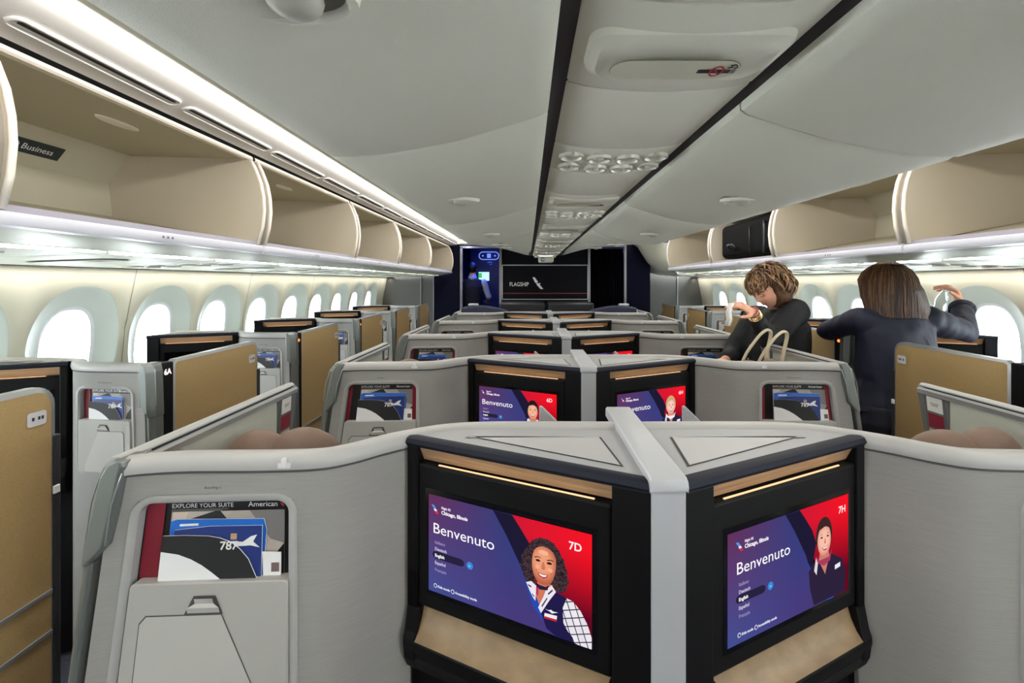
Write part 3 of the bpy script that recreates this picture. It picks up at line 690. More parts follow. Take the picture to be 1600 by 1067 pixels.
def screen(parent, M, W, H, seat, who):
    """M: local frame with origin at the lower-left corner of the lit area, z toward the viewer"""
    b = MB(); uvs = []; lay = [0]
    def Fm(c, poly):
        lay[0] += 1; z = .00022*lay[0]
        mt = {'blue': S_BLUE, 'red': S_RED, 'glow': S_GLOW, 'plaid': S_PLAID, 'hair': S_HAIR, **S_SK}[c] if isinstance(c, str) else emi('screen_%d_%d_%d' % c, c, 1.0)
        b.m(mt); b.flat(poly, lambda u, v: M @ Vector((u*W, v*H, z)))
    Fm('blue', [(0, 0), (.86, 0), (.665, .42), (.556, 1), (0, 1)])
    Fm('red', [(.556, 1), (1, 1), (1, 0), (.80, 0), (.647, .60)])
    Fm((30,26,52), [(.436, 1), (.556, .998), (.60, .905), (.66, .77), (.70, .62), (.665, .42), (.64, .38), (.61, .53), (.517, .799)])
    Fm('glow', [(.61, .50), (.66, .36), (.78, .14), (.86, 0), (.80, 0), (.68, .2)])
    if who == '7D': portrait_7d(Fm)
    elif who == '7H': portrait_gen(Fm, .765, ('skin7H', (204,124,110), (244,180,160)), (62,38,38), 0, (44,34,60), v0=.635)
    elif who == 'man': portrait_gen(Fm, .71, ('skinman', (206,130,104), (244,182,156)), (34,26,34), 0, (34,30,66), male=True, v0=.62)
    elif who == 'blonde': portrait_gen(Fm, .77, ('skinblonde', (214,140,124), (250,196,178)), (206,168,120), 0, (40,34,66), scarf=False, v0=.62)
    lay[0] += 2
    def T(t, u, v, size, c, bold=0, al='LEFT', sx=1.0):
        b.m(emi('screen_%d_%d_%d' % c, c, 1.0)); b.add_mesh(text_mesh(t, size, al, bold), M @ Matrix.Translation((u*W, v*H, .00022*lay[0]+.0004)) @ Matrix.Diagonal((sx, 1, 1, 1)))
    T('Benvenuto', .045, .635, H*.150, (255,255,255), 0, sx=1.13)
    T('Flight 93', .107, .897, H*.033, (235,225,240), .0003); T('Chicago, Illinois', .107, .845, H*.05, (250,246,250), .0004)
    T(seat, .885, .845, H*.10, (255,240,244), .0004)
    Fm((40,34,62), rrect(.045, .262, .376, .45, .03, 6)); Fm((52,140,216), [(.30+.021*math.cos(k*math.pi/12), .413+.037*math.sin(k*math.pi/12)) for k in range(24)])
    lay[0] += 1
    for t, v, c in (('Italiano', .53, (150,130,176)), ('Deutsch', .463, (200,190,216)), ('English', .397, (250,250,250)), ('Español', .322, (200,190,216)), ('Français', .25, (140,130,180))): T(t, .062, v, H*.044, c, .0003)
    T('>', .292, .395, H*.045, (220,240,255)); T('Kids mode', .083, .088, H*.034, (225,225,240), .0003); T('Accessibility mode', .203, .088, H*.034, (225,225,240), .0003)
    for cu in (.066, .187):
        Fm((225,225,240), [(cu+.012*math.cos(k*math.pi/8), .10+.022*math.sin(k*math.pi/8)) for k in range(16)]); Fm((62,60,112), [(cu+.008*math.cos(k*math.pi/8), .10+.015*math.sin(k*math.pi/8)) for k in range(16)])
    Fm((90,150,220), [(.039,.926),(.058,.922),(.074,.888),(.066,.872),(.052,.895)]); Fm((226,50,60), [(.060,.868),(.08,.868),(.092,.843),(.074,.838)]); Fm((240,240,246), [(.056,.885),(.072,.888),(.082,.868),(.062,.866)])
    Mi = M.inverted(); me_uv = b.bm.loops.layers.uv.new('UVMap')
    for f in b.bm.faces:
        for l in f.loops:
            q = Mi @ l.vert.co; l[me_uv].uv = (q.x/W, q.y/H)
    return b.build('screen_picture', None, parent, recalc=False)

# ------------------------------------------------------------------ suite building blocks
def smooth_path(pts, n=4):
    out = []
    P_ = [Vector((p[0], p[1])) for p in pts]
    for i in range(len(P_)-1):
        p0, p1, p2, p3 = P_[max(i-1, 0)], P_[i], P_[i+1], P_[min(i+2, len(P_)-1)]
        for k in range(n):
            t = k/n
            out.append(.5*((2*p1)+(p2-p0)*t+(2*p0-5*p1+4*p2-p3)*t*t+(3*p1-p0-3*p2+p3)*t**3))
    out.append(P_[-1]); return out
def console(sg, x0, y0, A, B, zt, label, group, seat=None, who=None, back=.31, plain=False):
    """monitor cabinet: near corner A, far corner B (local distances from x0,y0)"""
    k = lambda p: Vector((x0+sg*p[0], y0+p[1], 0))
    a, bb = k(A), k(B); root = empty('monitor_console', (a.x, a.y, 0), label, 'seat console', group)
    d = (a-bb); L = d.length; d.normalize(); n = Vector((d.y, -d.x, 0)); n = n if n.y < 0 else -n
    sc = L/.557
    def Q(u, nn, z): return bb + d*(u*sc) + n*nn + Vector((0, 0, CZ+zt+z))
    def blk(b, u0, u1, n0, n1, z0, z1):
        v = [b.V(Q(u, q, z)) for u in (u0, u1) for q in (n0, n1) for z in (z0, z1)]
        for q in ((0,1,3,2),(4,6,7,5),(0,4,5,1),(2,3,7,6),(0,2,6,4),(1,5,7,3)): b.F([v[i] for i in q])
    # black cabinet body
    b = MB(); r = []
    pl = [(A[0], A[1]+.001), (A[0], back-.005), (B[0]-.05, back-.03), (B[0]-.002, B[1]+.03)]
    back_pts = [k(p) for p in pl]
    f0, f1 = Q(0, -.035, 0), Q(.557, -.035, 0)
    poly = [Vector((f1.x, f1.y, 0)), back_pts[0], back_pts[1], back_pts[2], back_pts[3], Vector((f0.x, f0.y, 0))]
    for z in (-.02, -.90, -1.15, -CZ-zt+.02):
        sh = 0 if z > -1 else 1
        b_ = []
        for i, p in enumerate(poly):
            q = p.copy(); q.z = CZ+zt+z
            if sh and i in (0, 5): q = q - n*.12
            b_.append(q)
        r.append(b_)
    b.loft(r, close=True, caps=True)
    b.build('cabinet', M_BLACK, root)
    # frame pieces around the screen
    b = MB(); blk(b, -.004, .026, -.04, 0, -.50, -.016); blk(b, .484, .560, -.04, 0, -.86, -.016); blk(b, -.004, .026, -.04, 0, -.40, -.3)
    blk(b, 0, .56, -.04, -.002, -.019, -.008)
    prof = [(-.388, 0), (-.40, .002), (-.44, .010), (-.456, .016), (-.470, .016), (-.505, .012), (-.53, .002), (-.535, -.03), (-.388, -.04)]
    for u0, u1 in ((-.004, .03), (.478, .56)): b.loft([[Q(u, q, z) for z, q in prof] for u in (u0, u1)], close=True, caps=True)
    b.build('side_frame', M_BLACK, root, bevel=.004)
    b = MB(); b.loft([[Q(u, q, z) for q, z in ((-.002, -.020), (.003, -.012), (-.002, -.003), (-.010, .0), (-.03, -.002), (-.04, -.010))] for u in [-.006+.566*i/10 for i in range(11)]], caps=True)
    b.build('top_trim', M_NAVYTRIM, root, smooth=True)
    b = MB(); b.loft([[Q(u, q, z) for q, z in ((-.008, -.017), (-.014, -.030), (-.026, -.0555))] for u in (.026, .485)])
    b.loft([[Q(.485, q, z) for q, z in ((-.012, -.018), (-.028, -.056))], [Q(.490, q, z) for q, z in ((.0, -.018), (-.002, -.056))]]); b.build('wood_band', M_WOOD, root)
    b = MB(); blk(b, .08, .448, -.0125, -.009, -.0562, -.0542); b.build('light_strip', M_WARM, root)
    b = MB(); blk(b, .024, .483, -.036, -.006, -.386, -.058); z_ = b.build('bezel', M_BLACK, root, bevel=.006, seg=3)
    b = MB(); b.loft([[Q(u, q, z) for q, z in ((-.022, -.386), (-.020, -.395), (-.012, -.420), (.0, -.442), (.014, -.457))] for u in [.02+.46*i/8 for i in range(9)]])
    b.build('wood_shelf', M_WOODH, root, smooth=True)
    b = MB(); b.loft([[Q(u, q, z) for q, z in ((.013, -.456), (.017, -.460), (.017, -.470), (.010, -.495), (.012, -.503), (.002, -.528), (-.03, -.54))] for u in [.0+.55*i/8 for i in range(9)]]); b.build('lower_lip', M_BLACK, root, smooth=True, ang=20)
    # screen: dark glass, then the picture
    g = MB(); gm = mat('screen_glass', (6,6,9), .12); g.m(gm)
    g.F([g.V(Q(u, -.0052, z)) for u, z in ((.046, -.110), (.455, -.110), (.455, -.352), (.046, -.352))]); so = g.build('screen', None, root)
    if not plain:
        ul, ur = (.056, .445) if sg < 0 else (.445, .056)
        o = Q(ul, -.0046, -.341); rx = (Q(ur, -.0046, -.341)-o); W = rx.length; M = frame(o, rx, (0, 0, 1)); H = .219
        screen(so, M, W, H*sc if sc < .95 else H, seat, who)
    # ledge on top between trim and rail
    b = MB(); b.m(M_LEDGE)
    i0, i1 = Q(-.0, -.03, 0), Q(.557, -.03, 0)
    lp = [Vector((i1.x, i1.y, 0)), k((A[0], back)), k((B[0]*.45, back+.005)), k((B[0]-.08, back)), k((B[0], B[1]+.035)), Vector((i0.x, i0.y, 0))]
    top = [b.V((p.x, p.y, Z(zt-.004))) for p in lp]; b.F(top)
    bot = [b.V((p.x, p.y, Z(zt-.03))) for p in lp]
    for i in range(len(lp)): b.F([top[i], top[(i+1) % len(lp)], bot[(i+1) % len(lp)], bot[i]])
    b.build('top_ledge', None, root)
    c = (lp[0]*1.0+lp[1]+lp[3]+lp[5]*.0)/3
    tri = [Vector((lp[0].x, lp[0].y, 0)) + Vector((sg*.045, .055, 0)), k((A[0]+.05, back-.055)), k((B[0]-.13, back-.06)), Q(.12, -.075, 0)]
    def tri_r(f, z):
        cc = sum(tri, Vector((0,0,0)))/4; return [Vector(((cc+(p-cc)*f).x, (cc+(p-cc)*f).y, Z(z))) for p in tri]
    t = MB(); t.m(mat('inlay_groove', (42,44,50), .6)); t.F([t.V(p) for p in tri_r(1, zt-.003)]); t.m(mat('inlay_panel', (172,172,173), .45)); t.F([t.V(p) for p in tri_r(.965, zt-.002)])
    t.build('ledge_inlay', None, root)
    return root
# --- booklets that stand in the pockets
M_BLUE = mat('brochure_blue', (30,104,196), .4); M_BLUED = mat('brochure_navy', (36,54,120), .4)
def booklets(F, label, group, k, simple=False):
    """F maps (x in 0..1 across the pocket, z in 0..1 up the opening, depth toward viewer)"""
    w = F(1, 0, 0)-F(0, 0, 0); 
    def sheet(name, polys, lab, depth, th=.002, bend=0):
        b = MB()
        for mt, poly, lz in polys:
            b.m(mt)
            vf = [b.V(F(p[0], p[1], depth+lz+bend*abs(p[0]-.5))) for p in poly]
            for t in tessellate_polygon([[Vector((p[0], p[1], 0)) for p in poly]]): b.F([vf[i] for i in t])
        mt, poly, lz = polys[0]; b.m(M_WHITE)
        fr = [b.V(F(p[0], p[1], depth)) for p in poly]; bk = [b.V(F(p[0], p[1], depth-th)) for p in poly]
        for i in range(len(poly)): b.F([fr[i], fr[(i+1) % len(poly)], bk[(i+1) % len(poly)], bk[i]])
        for t in tessellate_polygon([[Vector((p[0], p[1], 0)) for p in poly]]): b.F([bk[i] for i in t])
        o = b.build(name); tag(o, lab, 'booklet', group); return o
    j = .03*math.sin(k*2.3)
    b0 = [(.20, -.3), (.80, -.3), (.82+j, .60), (.80+j, .735), (.24, .755), (.20, .73)]
    sheet('brochure', [(M_BLUE, b0, 0), (M_WHITE, [(.26, .665), (.38, .67), (.38, .70), (.26, .695)], .0006)], 'bright blue brochure at the back of the %s' % label, .003)
    b1 = [(.24, -.3), (.80, -.3), (.80+j, .665), (.46, .67), (.24, .63)]
    sheet('magazine', [(M_BLUED, b1, 0), (M_WHITE, [(.60, .47), (.68, .46), (.73, .53), (.77, .55), (.745, .46), (.79, .38), (.73, .41), (.62, .40)], .0006), (M_WOOD, [(.60, .57), (.64, .57), (.64, .49), (.60, .49)], .0005)], 'navy booklet with aeroplane picture in the %s' % label, .008)
    cv = [(.18, .575), (.32, .575), (.465, .56), (.54, .53), (.61, .475), (.67, .38), (.725, .25), (.78, .0), (.80, -.3), (.18, -.3)]
    wcurve = [(.18, .375), (.29, .335), (.37, .27), (.44, .19), (.50, .10), (.56, .0), (.62, -.3), (.18, -.3)]
    o = sheet('safety_card', [(M_BLACKP, cv, 0), (M_WHITE, wcurve, .0008)], 'black and white card marked 787 in the %s' % label, .013)
    # number 787 printed on the card
    p0 = F(.545, .385, .0142); ux = F(1, .30, .0)-F(0, .30, .0); uz = F(.5, 1, 0)-F(.5, 0, 0)
    b = MB(); b.add_mesh(text_mesh('787', .024, bold=.0006), frame(p0, ux, uz)); c = b.build('number', M_WHITE, None); c.parent = o
    if not simple:
        b2 = [(.82, -.3), (.92, -.3), (.92, .30), (.80, .31)]
        sheet('paper_slip', [(M_WHITE, b2, 0), (mat('slip_brown', (110,90,90), .6), [(.86, .05), (.91, .05), (.91, .17), (.86, .17)], .0006)], 'narrow white paper slip in the %s' % label, .006)
def shell(sg, x0, y0, plan, zt, pk, label, group, lbl_side, cards=True, flare=1.0, k=0, pside=None, cardname='', num=None, lamp=None, maroon='out'):
    """back shell of the seat ahead: curved textile wall, rail, aisle post, pocket"""
    path = smooth_path(plan, 5)
    # insert the exact pocket edges
    px0, px1, zt1, zmid, zb = pk
    def yat(x):
        for a, c in zip(path, path[1:]):
            if a.x <= x <= c.x: return lerp(a.y, c.y, (x-a.x)/(c.x-a.x+1e-9))
        return path[-1].y
    xs = sorted([p.x for p in path if abs(p.x-px0) > .008 and abs(p.x-px1) > .008 and abs(p.x-px0-.011) > .005 and abs(p.x-px1+.011) > .005]+[px0, px1])
    FL = [(0, 0), (.087, .029), (.568, .098), (.85, .12), (1.3, .14)]
    def fx(x, z): 
        t = min(max((x-(xe-.28))/.28, 0), 1); return x + flare*interp(FL, zt-z)*t*t*(3-2*t)
    xe = path[-1].x
    root = empty('suite_shell', (x0+sg*xe*.8, y0+.2, 0), label, 'seat shell', group)
    def W(x, z, off=0, y=None): return (x0+sg*fx(x, z), (yat(x) if y is None else y)+y0-off, Z(z))
    zs = [zt-.026, zt-.05, zt1, lerp(zt1, zmid, .5), zmid, lerp(zmid, zb, .5), zb, zb-.15, -CZ+.33, -CZ+.03]
    zs = sorted(set(round(z, 4) for z in zs if z > -CZ), reverse=True)
    b = MB()
    xs_ = [x for x in xs if x >= plan_start]
    grid = {}
    for i, x in enumerate(xs_):
        for j, z in enumerate(zs): grid[i, j] = b.V(W(x, z))
    for i in range(len(xs_)-1):
        for j in range(len(zs)-1):
            xm, zm = (xs_[i]+xs_[i+1])/2, (zs[j]+zs[j+1])/2
            if px0 < xm < px1 and zb < zm < zt1: continue
            b.F([grid[i, j], grid[i+1, j], grid[i+1, j+1], grid[i, j+1]])
    # back face of the shell, and its aisle end
    bk = [[W(x, z, -.045) for x in xs_] for z in zs]
    b.loft(bk); b.loft([[W(xs_[-1], z) for z in zs], [W(xs_[-1], z, -.045) for z in zs]])
    b.build('shell_panel', M_SHELL, root, smooth=True, ang=60)
    # rail along the top
    xr = [p.x for p in path]
    prof = [(.004, -.028), (.007, -.018), (.004, -.004), (-.006, .0035), (-.024, .004), (-.040, 0), (-.046, -.012), (-.044, -.028)]
    rings = []
    for i, p in enumerate(path):
        t = (path[min(i+1, len(path)-1)]-path[max(i-1, 0)]).normalized(); nn = Vector((t.y, -t.x))
        rings.append([(x0+sg*(p.x+nn.x*q), y0+p.y+nn.y*q, Z(zt+z)) for q, z in prof])
    r = MB(); r.loft(rings, close=True, caps=True); r.build('top_rail', M_RAIL, root, smooth=True, ang=50)
    g = MB(); g.loft([[W(p.x, zt-.0285, .003, p.y), W(p.x, zt-.0335, .003, p.y)] for p in path if p.x >= plan_start]); g.build('rail_seam', mat('seam_dark', (72,72,72), .7), root)
    h = MB(); hx = lerp(plan[0][0], xe, .70) if x0 == 0 else xe*.45
    h.box(*sorted((x0+sg*(hx-.012), x0+sg*(hx+.012))), y0+yat(hx)-.010, y0+yat(hx)-.004, Z(zt-.022), Z(zt-.012)); h.box(*sorted((x0+sg*(hx-.004), x0+sg*(hx+.004))), y0+yat(hx)-.013, y0+yat(hx)-.004, Z(zt-.020), Z(zt-.002))
    h.build('coat_hook', mat('hook_grey', (212,212,212), .4), root)
    # pocket: bezel, cavity, flap
    pc = lambda u, z, off: Vector(W(lerp(px0, px1, u) if sg > 0 else lerp(px1, px0, u), z, off))
    yc = yat((px0+px1)/2)
    def PP(x, z, off):
        a = (x-px0)/(px1-px0); t = (zt1-z)/(zt1-zb)
        xx = lerp(lerp(fx(px0, zt1), fx(px0, zb), t), lerp(fx(px1, zt1), fx(px1, zb), t), a)
        return (x0+sg*xx, y0+lerp(yat(px0), yat(px1), a)-off, Z(z))
    def ring(m, off, r): return [PP(px, pz, off) for px, pz in rrect(px0-m, px1+m, zb-m, zt1+m, r, 6)]
    b = MB(); b.m(mat('pocket_bezel', (166,166,164), .4)); b.loft([ring(.010, -.001, .040), ring(.008, .005, .038), ring(.001, .005, .030), ring(-.005, .0, .024), ring(-.005, -.019, .024)], close=True)
    b.m(M_GAP); b.F([b.V(p) for p in ring(-.004, -.018, .024)])
    pocket = b.build('literature_pocket', None, root, smooth=True, ang=40)
    # printed info panel at the back of the pocket
    left = (px0, px1) if sg > 0 else (px1, px0)
    def IP(u, v, d): return Vector(PP(lerp(left[0], left[1], u), lerp(zmid, zt1-.006, v), -.017+d))
    b = MB()
    def fl(mt, poly, d): b.m(mt); b.flat(poly, lambda u, v: IP(u, v, d))
    fl(M_BLACKP if False else M_GAP, [(.03, -.1), (.97, -.1), (.97, .97), (.03, .97)], .0)
    photo = mat('suite_photo', (176,166,158), .5, var=.35, vscale=9)
    fl(photo, [(.19, -.1), (.93, -.1), (.93, .84), (.19, .84)], .0008)
    fl(M_BLACKP, [(.24, .70), (.50, .86), (.56, .72), (.34, .68)], .0014); fl(mat('photo_grey', (120,116,116), .6), [(.70, .84), (.93, .84), (.93, .40), (.84, .46)], .0014); fl(M_GAP, [(.84, .18), (.93, .40), (.93, -.1), (.80, -.1)], .0018); fl(mat('photo_beige', (206,188,176), .6), [(.20, .84), (.30, .84), (.26, .60), (.20, .62)], .0014)
    mu = ((.035, .15) if maroon == 'left' else (.92, .97)); fl(M_MAROON, [(mu[0], -.1), (mu[1], -.1), (mu[1], .97), (mu[0], .97)], .0022)
    if maroon != 'left': fl(M_MAROON, [(.03, -.1), (.075, -.1), (.075, .97), (.03, .97)], .0022)
    b.m(M_WHITE); p0 = IP(.19, .895, .002); ux = IP(1, 1, 0)-IP(0, 1, 0); ux.z = 0
    b.add_mesh(text_mesh('EXPLORE YOUR SUITE', .0125), frame(p0, ux, (0, 0, 1))); b.add_mesh(text_mesh('American', .0155), frame(IP(.690, .890, .002), ux, (0, 0, 1)))
    b.m(mat('small_print', (150,146,146), .6)); b.flat([(.19, .868), (.56, .868), (.56, .874), (.19, .874)], lambda u, v: IP(u, v, .002)); b.flat([(.19, .85), (.52, .85), (.52, .856), (.19, .856)], lambda u, v: IP(u, v, .002))
    b.m(M_RED); b.flat([(.90, .93), (.915, .93), (.93, .89), (.92, .885)], lambda u, v: IP(u, v, .002))
    b.build('info_panel', None, pocket)
    # caption above the pocket
    b = MB(); p0 = Vector(W(lerp(px0, px1, .56 if sg > 0 else .62), zt1+.022, .001)); ux = Vector(W(lerp(*left, 1), zt1, 0))-Vector(W(lerp(*left, 0), zt1, 0)); ux.z = 0
    b.add_mesh(text_mesh('Boarding cards only', .0075), frame(Vector(W(lerp(*left, .40), zt1+.021, .0015)), ux, (0, 0, 1))); b.build('caption', M_BLACKP, root)
    # flap with the fold-down tray door
    def FP(x, z, off): return PP(x, z, off)
    b = MB(); e = .002
    fo = rrect(px0+.004, px1-.010 if sg < 0 else px1-.004, zb+.004, zmid, .008, 3)
    b.loft([[FP(p[0], p[1], -.02) for p in fo], [FP(p[0], p[1], .006) for p in fo], [FP(lerp(p[0], (px0+px1)/2, .012), lerp(p[1], (zb+zmid)/2, .012), .009) for p in fo]], close=True)
    b.F([b.V(FP(lerp(p[0], (px0+px1)/2, .012), lerp(p[1], (zb+zmid)/2, .012), .009)) for p in fo])
    flap = b.build('pocket_flap', mat('flap_grey', (170,168,164), .5), pocket, smooth=True, ang=30)
    def TP(u, v, d): return FP(lerp(left[0], left[1], u), lerp(zb, zmid, v), .009+d)
    b = MB(); gro = mat('groove_dark', (70,70,70), .7); lt = mat('flap_light', (182,180,176), .5)
    tl = .80
    outl = [(.12, .02), (.86, .02), (.86, .15), (.60, tl), (.155, tl), (.12, tl-.05)] if lbl_side == 'D' else [(.14, .02), (.88, .02), (.88, tl-.05), (.845, tl), (.40, tl), (.14, .15)]
    b.m(gro); b.flat(outl, lambda u, v: TP(u, v, .0006)); cx_, cy_ = .49, .4
    b.m(lt); b.flat([(lerp(p[0], cx_, .018), lerp(p[1], cy_, .018)) for p in outl], lambda u, v: TP(u, v, .0014))
    hc = .50
    b.m(gro); b.flat([(hc-.12, tl), (hc-.07, tl+.12), (hc+.06, tl+.12), (hc+.11, tl)], lambda u, v: TP(u, v, .0018))
    b.m(lt); b.loft([[TP(u, v, d) for u in (hc-.10+.04*(v > tl+.05), hc+.09-.04*(v > tl+.05))] for v, d in ((tl+.01, .002), (tl+.05, .006), (tl+.07, .002), (tl+.11, .006))])
    b.build('tray_door', None, flap)
    if cards:
        booklets(lambda u, v, d: IP(u, v, d+.002), cardname, 'booklets in the seat pockets', k, simple=(k > 1))
    # aisle post
    b = MB()
    def PO(x, z, y): return (x0+sg*(x+flare*interp(FL, zt-z)), y0+y, Z(z))
    ye = yat(xe); b.m(M_POST)
    pwf = 1.0 if x0 == 0 else .72
    def sec(z, w0, w1, d=.012):
        w1 *= pwf; return [PO(xe-w0, z, ye-.004), PO(xe-w0+.006, z, ye-d), PO(xe+w1-.02, z, ye-d), PO(xe+w1, z, ye+.012), PO(xe+w1, z, ye+.05), PO(xe-w0, z, ye+.05)]
    pz = [(zt+.003, .008, .026), (zt-.008, .011, .044), (zt-.03, .012, .050), (zt-.168, .012, .050), (zt-.200, -.014, .050), (zt-.206, -.014, .050)]
    b.loft([sec(z, a, c) for z, a, c in pz], close=True, caps=True)
    b.build('aisle_post', None, root, bevel=.003)
    b = MB(); b.m(M_POST); b.loft([sec(z, a, c, .006) for z, a, c in ((zt-.204, -.014, .046), (zt-.50, -.014, .044), (zt-.80, -.014, .042), (-CZ+.03, -.014, .040))], close=True, caps=True)
    b.build('lower_post', None, root, bevel=.003)
    b = MB(); b.tube([PO(xe-.011, zt-.02-.165*i/8, ye-.011) for i in range(8)], .0014, 6); b.tube([PO(xe+.049*pwf, zt-.02-.165*i/8, ye+.012) for i in range(8)], .0014, 6); b.build('post_edge', M_POSTL, root, smooth='all')
    # side panel running forward along the aisle
    if pside:
        ya, yb_ = ye+.03, pside
        xa, xb = xe+.006, xe+.022
        b = MB()
        def SP(x, y, z): return (x0+sg*x, y0+y, Z(z))
        for (q0, q1, z0, z1, mt) in ((ya, yb_-.12, zt-.55, zt-.02, M_PANEL),):
            b.m(mt); v = [SP(x, y, z) for x in (xa, xb) for y in (q0, q1) for z in (z0, z1)]
            vv = [b.V(p) for p in v]
            for q in ((0,1,3,2),(4,6,7,5),(0,4,5,1),(2,3,7,6),(0,2,6,4),(1,5,7,3)): b.F([vv[i] for i in q])
        b.build('side_panel', None, root)
        b = MB(); b.m(M_POST); poly = [(yb_-.125, zt-.02), (yb_, zt-.004), (yb_-.03, zt-.15), (yb_-.06, zt-.17), (yb_-.05, zt-.55), (yb_-.13, zt-.55)]
        A_ = [b.V(SP(xa-.003, p[0], p[1])) for p in poly]; B_ = [b.V(SP(xb+.002, p[0], p[1])) for p in poly]
        b.F(A_); b.F(B_)
        for i in range(len(poly)): b.F([A_[i], A_[(i+1) % 6], B_[(i+1) % 6], B_[i]])
        end = b.build('panel_end', None, root)
        b = MB(); b.m(mat('placard_frame', (96,98,98), .4)); 
        pp = lambda y, z, d: SP(xa-.003-d, yb_-.07+y-(zt-.02-z)*.12, z)
        for mt, q0, q1, z0, z1, d in ((mat('placard_frame', (96,98,98), .4), -.040, .040, zt-.165, zt-.022, .001), (mat('placard_white', (214,214,208), .5), -.030, .030, zt-.078, zt-.030, .002), (M_MAROON, -.030, .030, zt-.130, zt-.085, .002), (mat('placard_beige', (190,176,150), .5), -.030, .030, zt-.156, zt-.136, .002), (M_BLACKP, -.016, .016, zt-.052, zt-.050, .003), (M_BLACKP, -.012, .012, zt-.058, zt-.056, .003)):
            b.m(mt); b.F([b.V(pp(y, z, d)) for y, z in ((q0, z0), (q1, z0), (q1, z1), (q0, z1))])
        b.build('placard', None, end)
        # capping rails of the side panel
        b = MB(); b.m(M_POSTL); pr = [(xa-.010, zt-.026), (xa-.012, zt-.012), (xa-.006, zt-.006), (xa+.002, zt-.008), (xa+.002, zt-.026)]
        b.loft([[SP(x, y, z) for x, z in pr] for y in (ya-.03, yb_-.01)], close=True, caps=True)
        b.m(M_NAVYTRIM); b.loft([[SP(x, y, z) for x, z in ((xa+.002, zt-.008), (xa+.006, zt-.004), (xa+.008, zt-.008))] for y in (ya+.05, yb_)])
        b.m(M_RAIL); pr = [(xa+.006, zt-.026), (xa+.006, zt+.0), (xa+.014, zt+.006), (xa+.030, zt+.004), (xa+.034, zt-.010), (xa+.032, zt-.026)]
        b.loft([[SP(x, y, z) for x, z in pr] for y in (ya-.02, ya+.05, yb_)], close=True, caps=True)
        b.build('side_rail', None, root, smooth=True, ang=40)
    return root
plan_start = 0
CPLAN = [(.03, .325), (.20, .328), (.36, .325), (.45, .308), (.53, .262), (.58, .222), (.63, .172), (.69, .138), (.80, .127), (.95, .124), (1.03, .112), (1.065, .100)]
CPLANR = CPLAN[:8] + [(.81, .127), (.98, .124), (1.08, .112), (1.118, .100)]
WPLAN = [(.0, .23), (.15, .245), (.30, .24), (.38, .225), (.428, .205), (.47, .165), (.53, .137), (.62, .124), (.74, .118), (.795, .112)]
def centre_row(k):
    global plan_start
    y0 = .828+P*k; rw = ROWW[k]
    for sg, sd, side in ((-1, 'D', 'left'), (1, 'H', 'right')):
        seat = '%d%s' % (7-k, sd); who = {'7D': '7D', '7H': '7H', '6D': 'man', '6H': 'blonde', '5D': 'blonde', '5H': 'man'}.get(seat, 'man')
        console(sg, 0, y0, (.031, 0), (.531, .245), -.362, 'black monitor console %s of the centre pillar, %s row%s' % (side, rw, ', screen reads '+seat if k < 2 else ''), 'monitor consoles of the centre rows', seat, who, plain=(k > 2))
        plan_start = .525
        shell(sg, 0, y0, CPLAN if sg < 0 else CPLANR, -.362, (.744, 1.022, -.449, -.615, -.93) if sg < 0 else (.782, 1.062, -.449, -.615, -.93), 'grey textile seat shell %s of the centre pillar, %s row' % (side, rw), 'grey seat shells of the centre rows', sd, k=k, pside=.80 if k else .80, cards=k < 3, cardname='%s centre pocket, %s row' % (side, rw), maroon='left' if (k == 0 and sg < 0) else 'both')
    root = empty('centre_divider', (0, y0, 0), 'slim light grey pillar and cap dividing the %s centre row' % rw, 'divider', 'grey pillars dividing the centre rows')
    b = MB(); b.box(-.031, .031, y0-.004, y0+.33, .02, Z(-.372)); b.build('pillar', mat('pillar_grey', (166,168,172), .5), root, bevel=.002)
    b = MB(); pr = [(-.008, -.374), (-.010, -.364), (-.006, -.354), (.004, -.350), (.46, -.350), (.468, -.356), (.468, -.374)]
    b.loft([[(x, y0+q, Z(z - (.003 if abs(x) > .0325 else 0))) for q, z in pr] for x in (-.034, -.031, .031, .034)], caps=True)
    b.build('cap', mat('cap_grey', (178,180,184), .42), root, smooth=True, ang=40)
    for sx in (-1, 1):
        b = MB(); f0 = -.218 if sx < 0 else .212; b.prism([(f0, Z(-.374)), (f0+.008, Z(-.374)), (f0+.053, Z(-.418)), (f0+.060, Z(-.60)), (f0, Z(-.60))], 'y', y0+.55, y0+.564)
        b.build('privacy_fin', mat('cap_grey', (178,180,184), .42), root, bevel=.003)
for k in range(5): centre_row(k)

SEATN = {0: '6', 1: '5', 2: '4', 3: '3', 4: '2'}
def window_unit(sg, k):
    """sg=+1: left wall (row A), -1: right wall (row K)"""
    global plan_start
    y0 = 1.69+P*k - (.03 if sg < 0 else 0); x0 = -sg*2.552; side = 'left' if sg > 0 else 'right'
    rw = ROWW[k]; L = 'A' if sg > 0 else 'K'
    console(sg, x0, y0, (.0, 0), (.425, .18), -.325, 'monitor console with wood band along the %s wall, %s from camera' % (side, rw), 'monitor consoles of the window seats', '%d%s' % (7-k, L), 'man', back=.225, plain=k > 1)
    plan_start = .425
    shell(sg, x0, y0, WPLAN, -.325, (.515, .742, -.42, -.545, -.755), 'pale seat shell of the %s window row, %s from camera' % (side, rw), 'seat shells of the window rows', 'H' if sg > 0 else 'D', flare=.15, k=k+5, cards=k < 3, cardname='%s window pocket, %s row' % (side, rw), maroon='left' if sg > 0 else 'both')
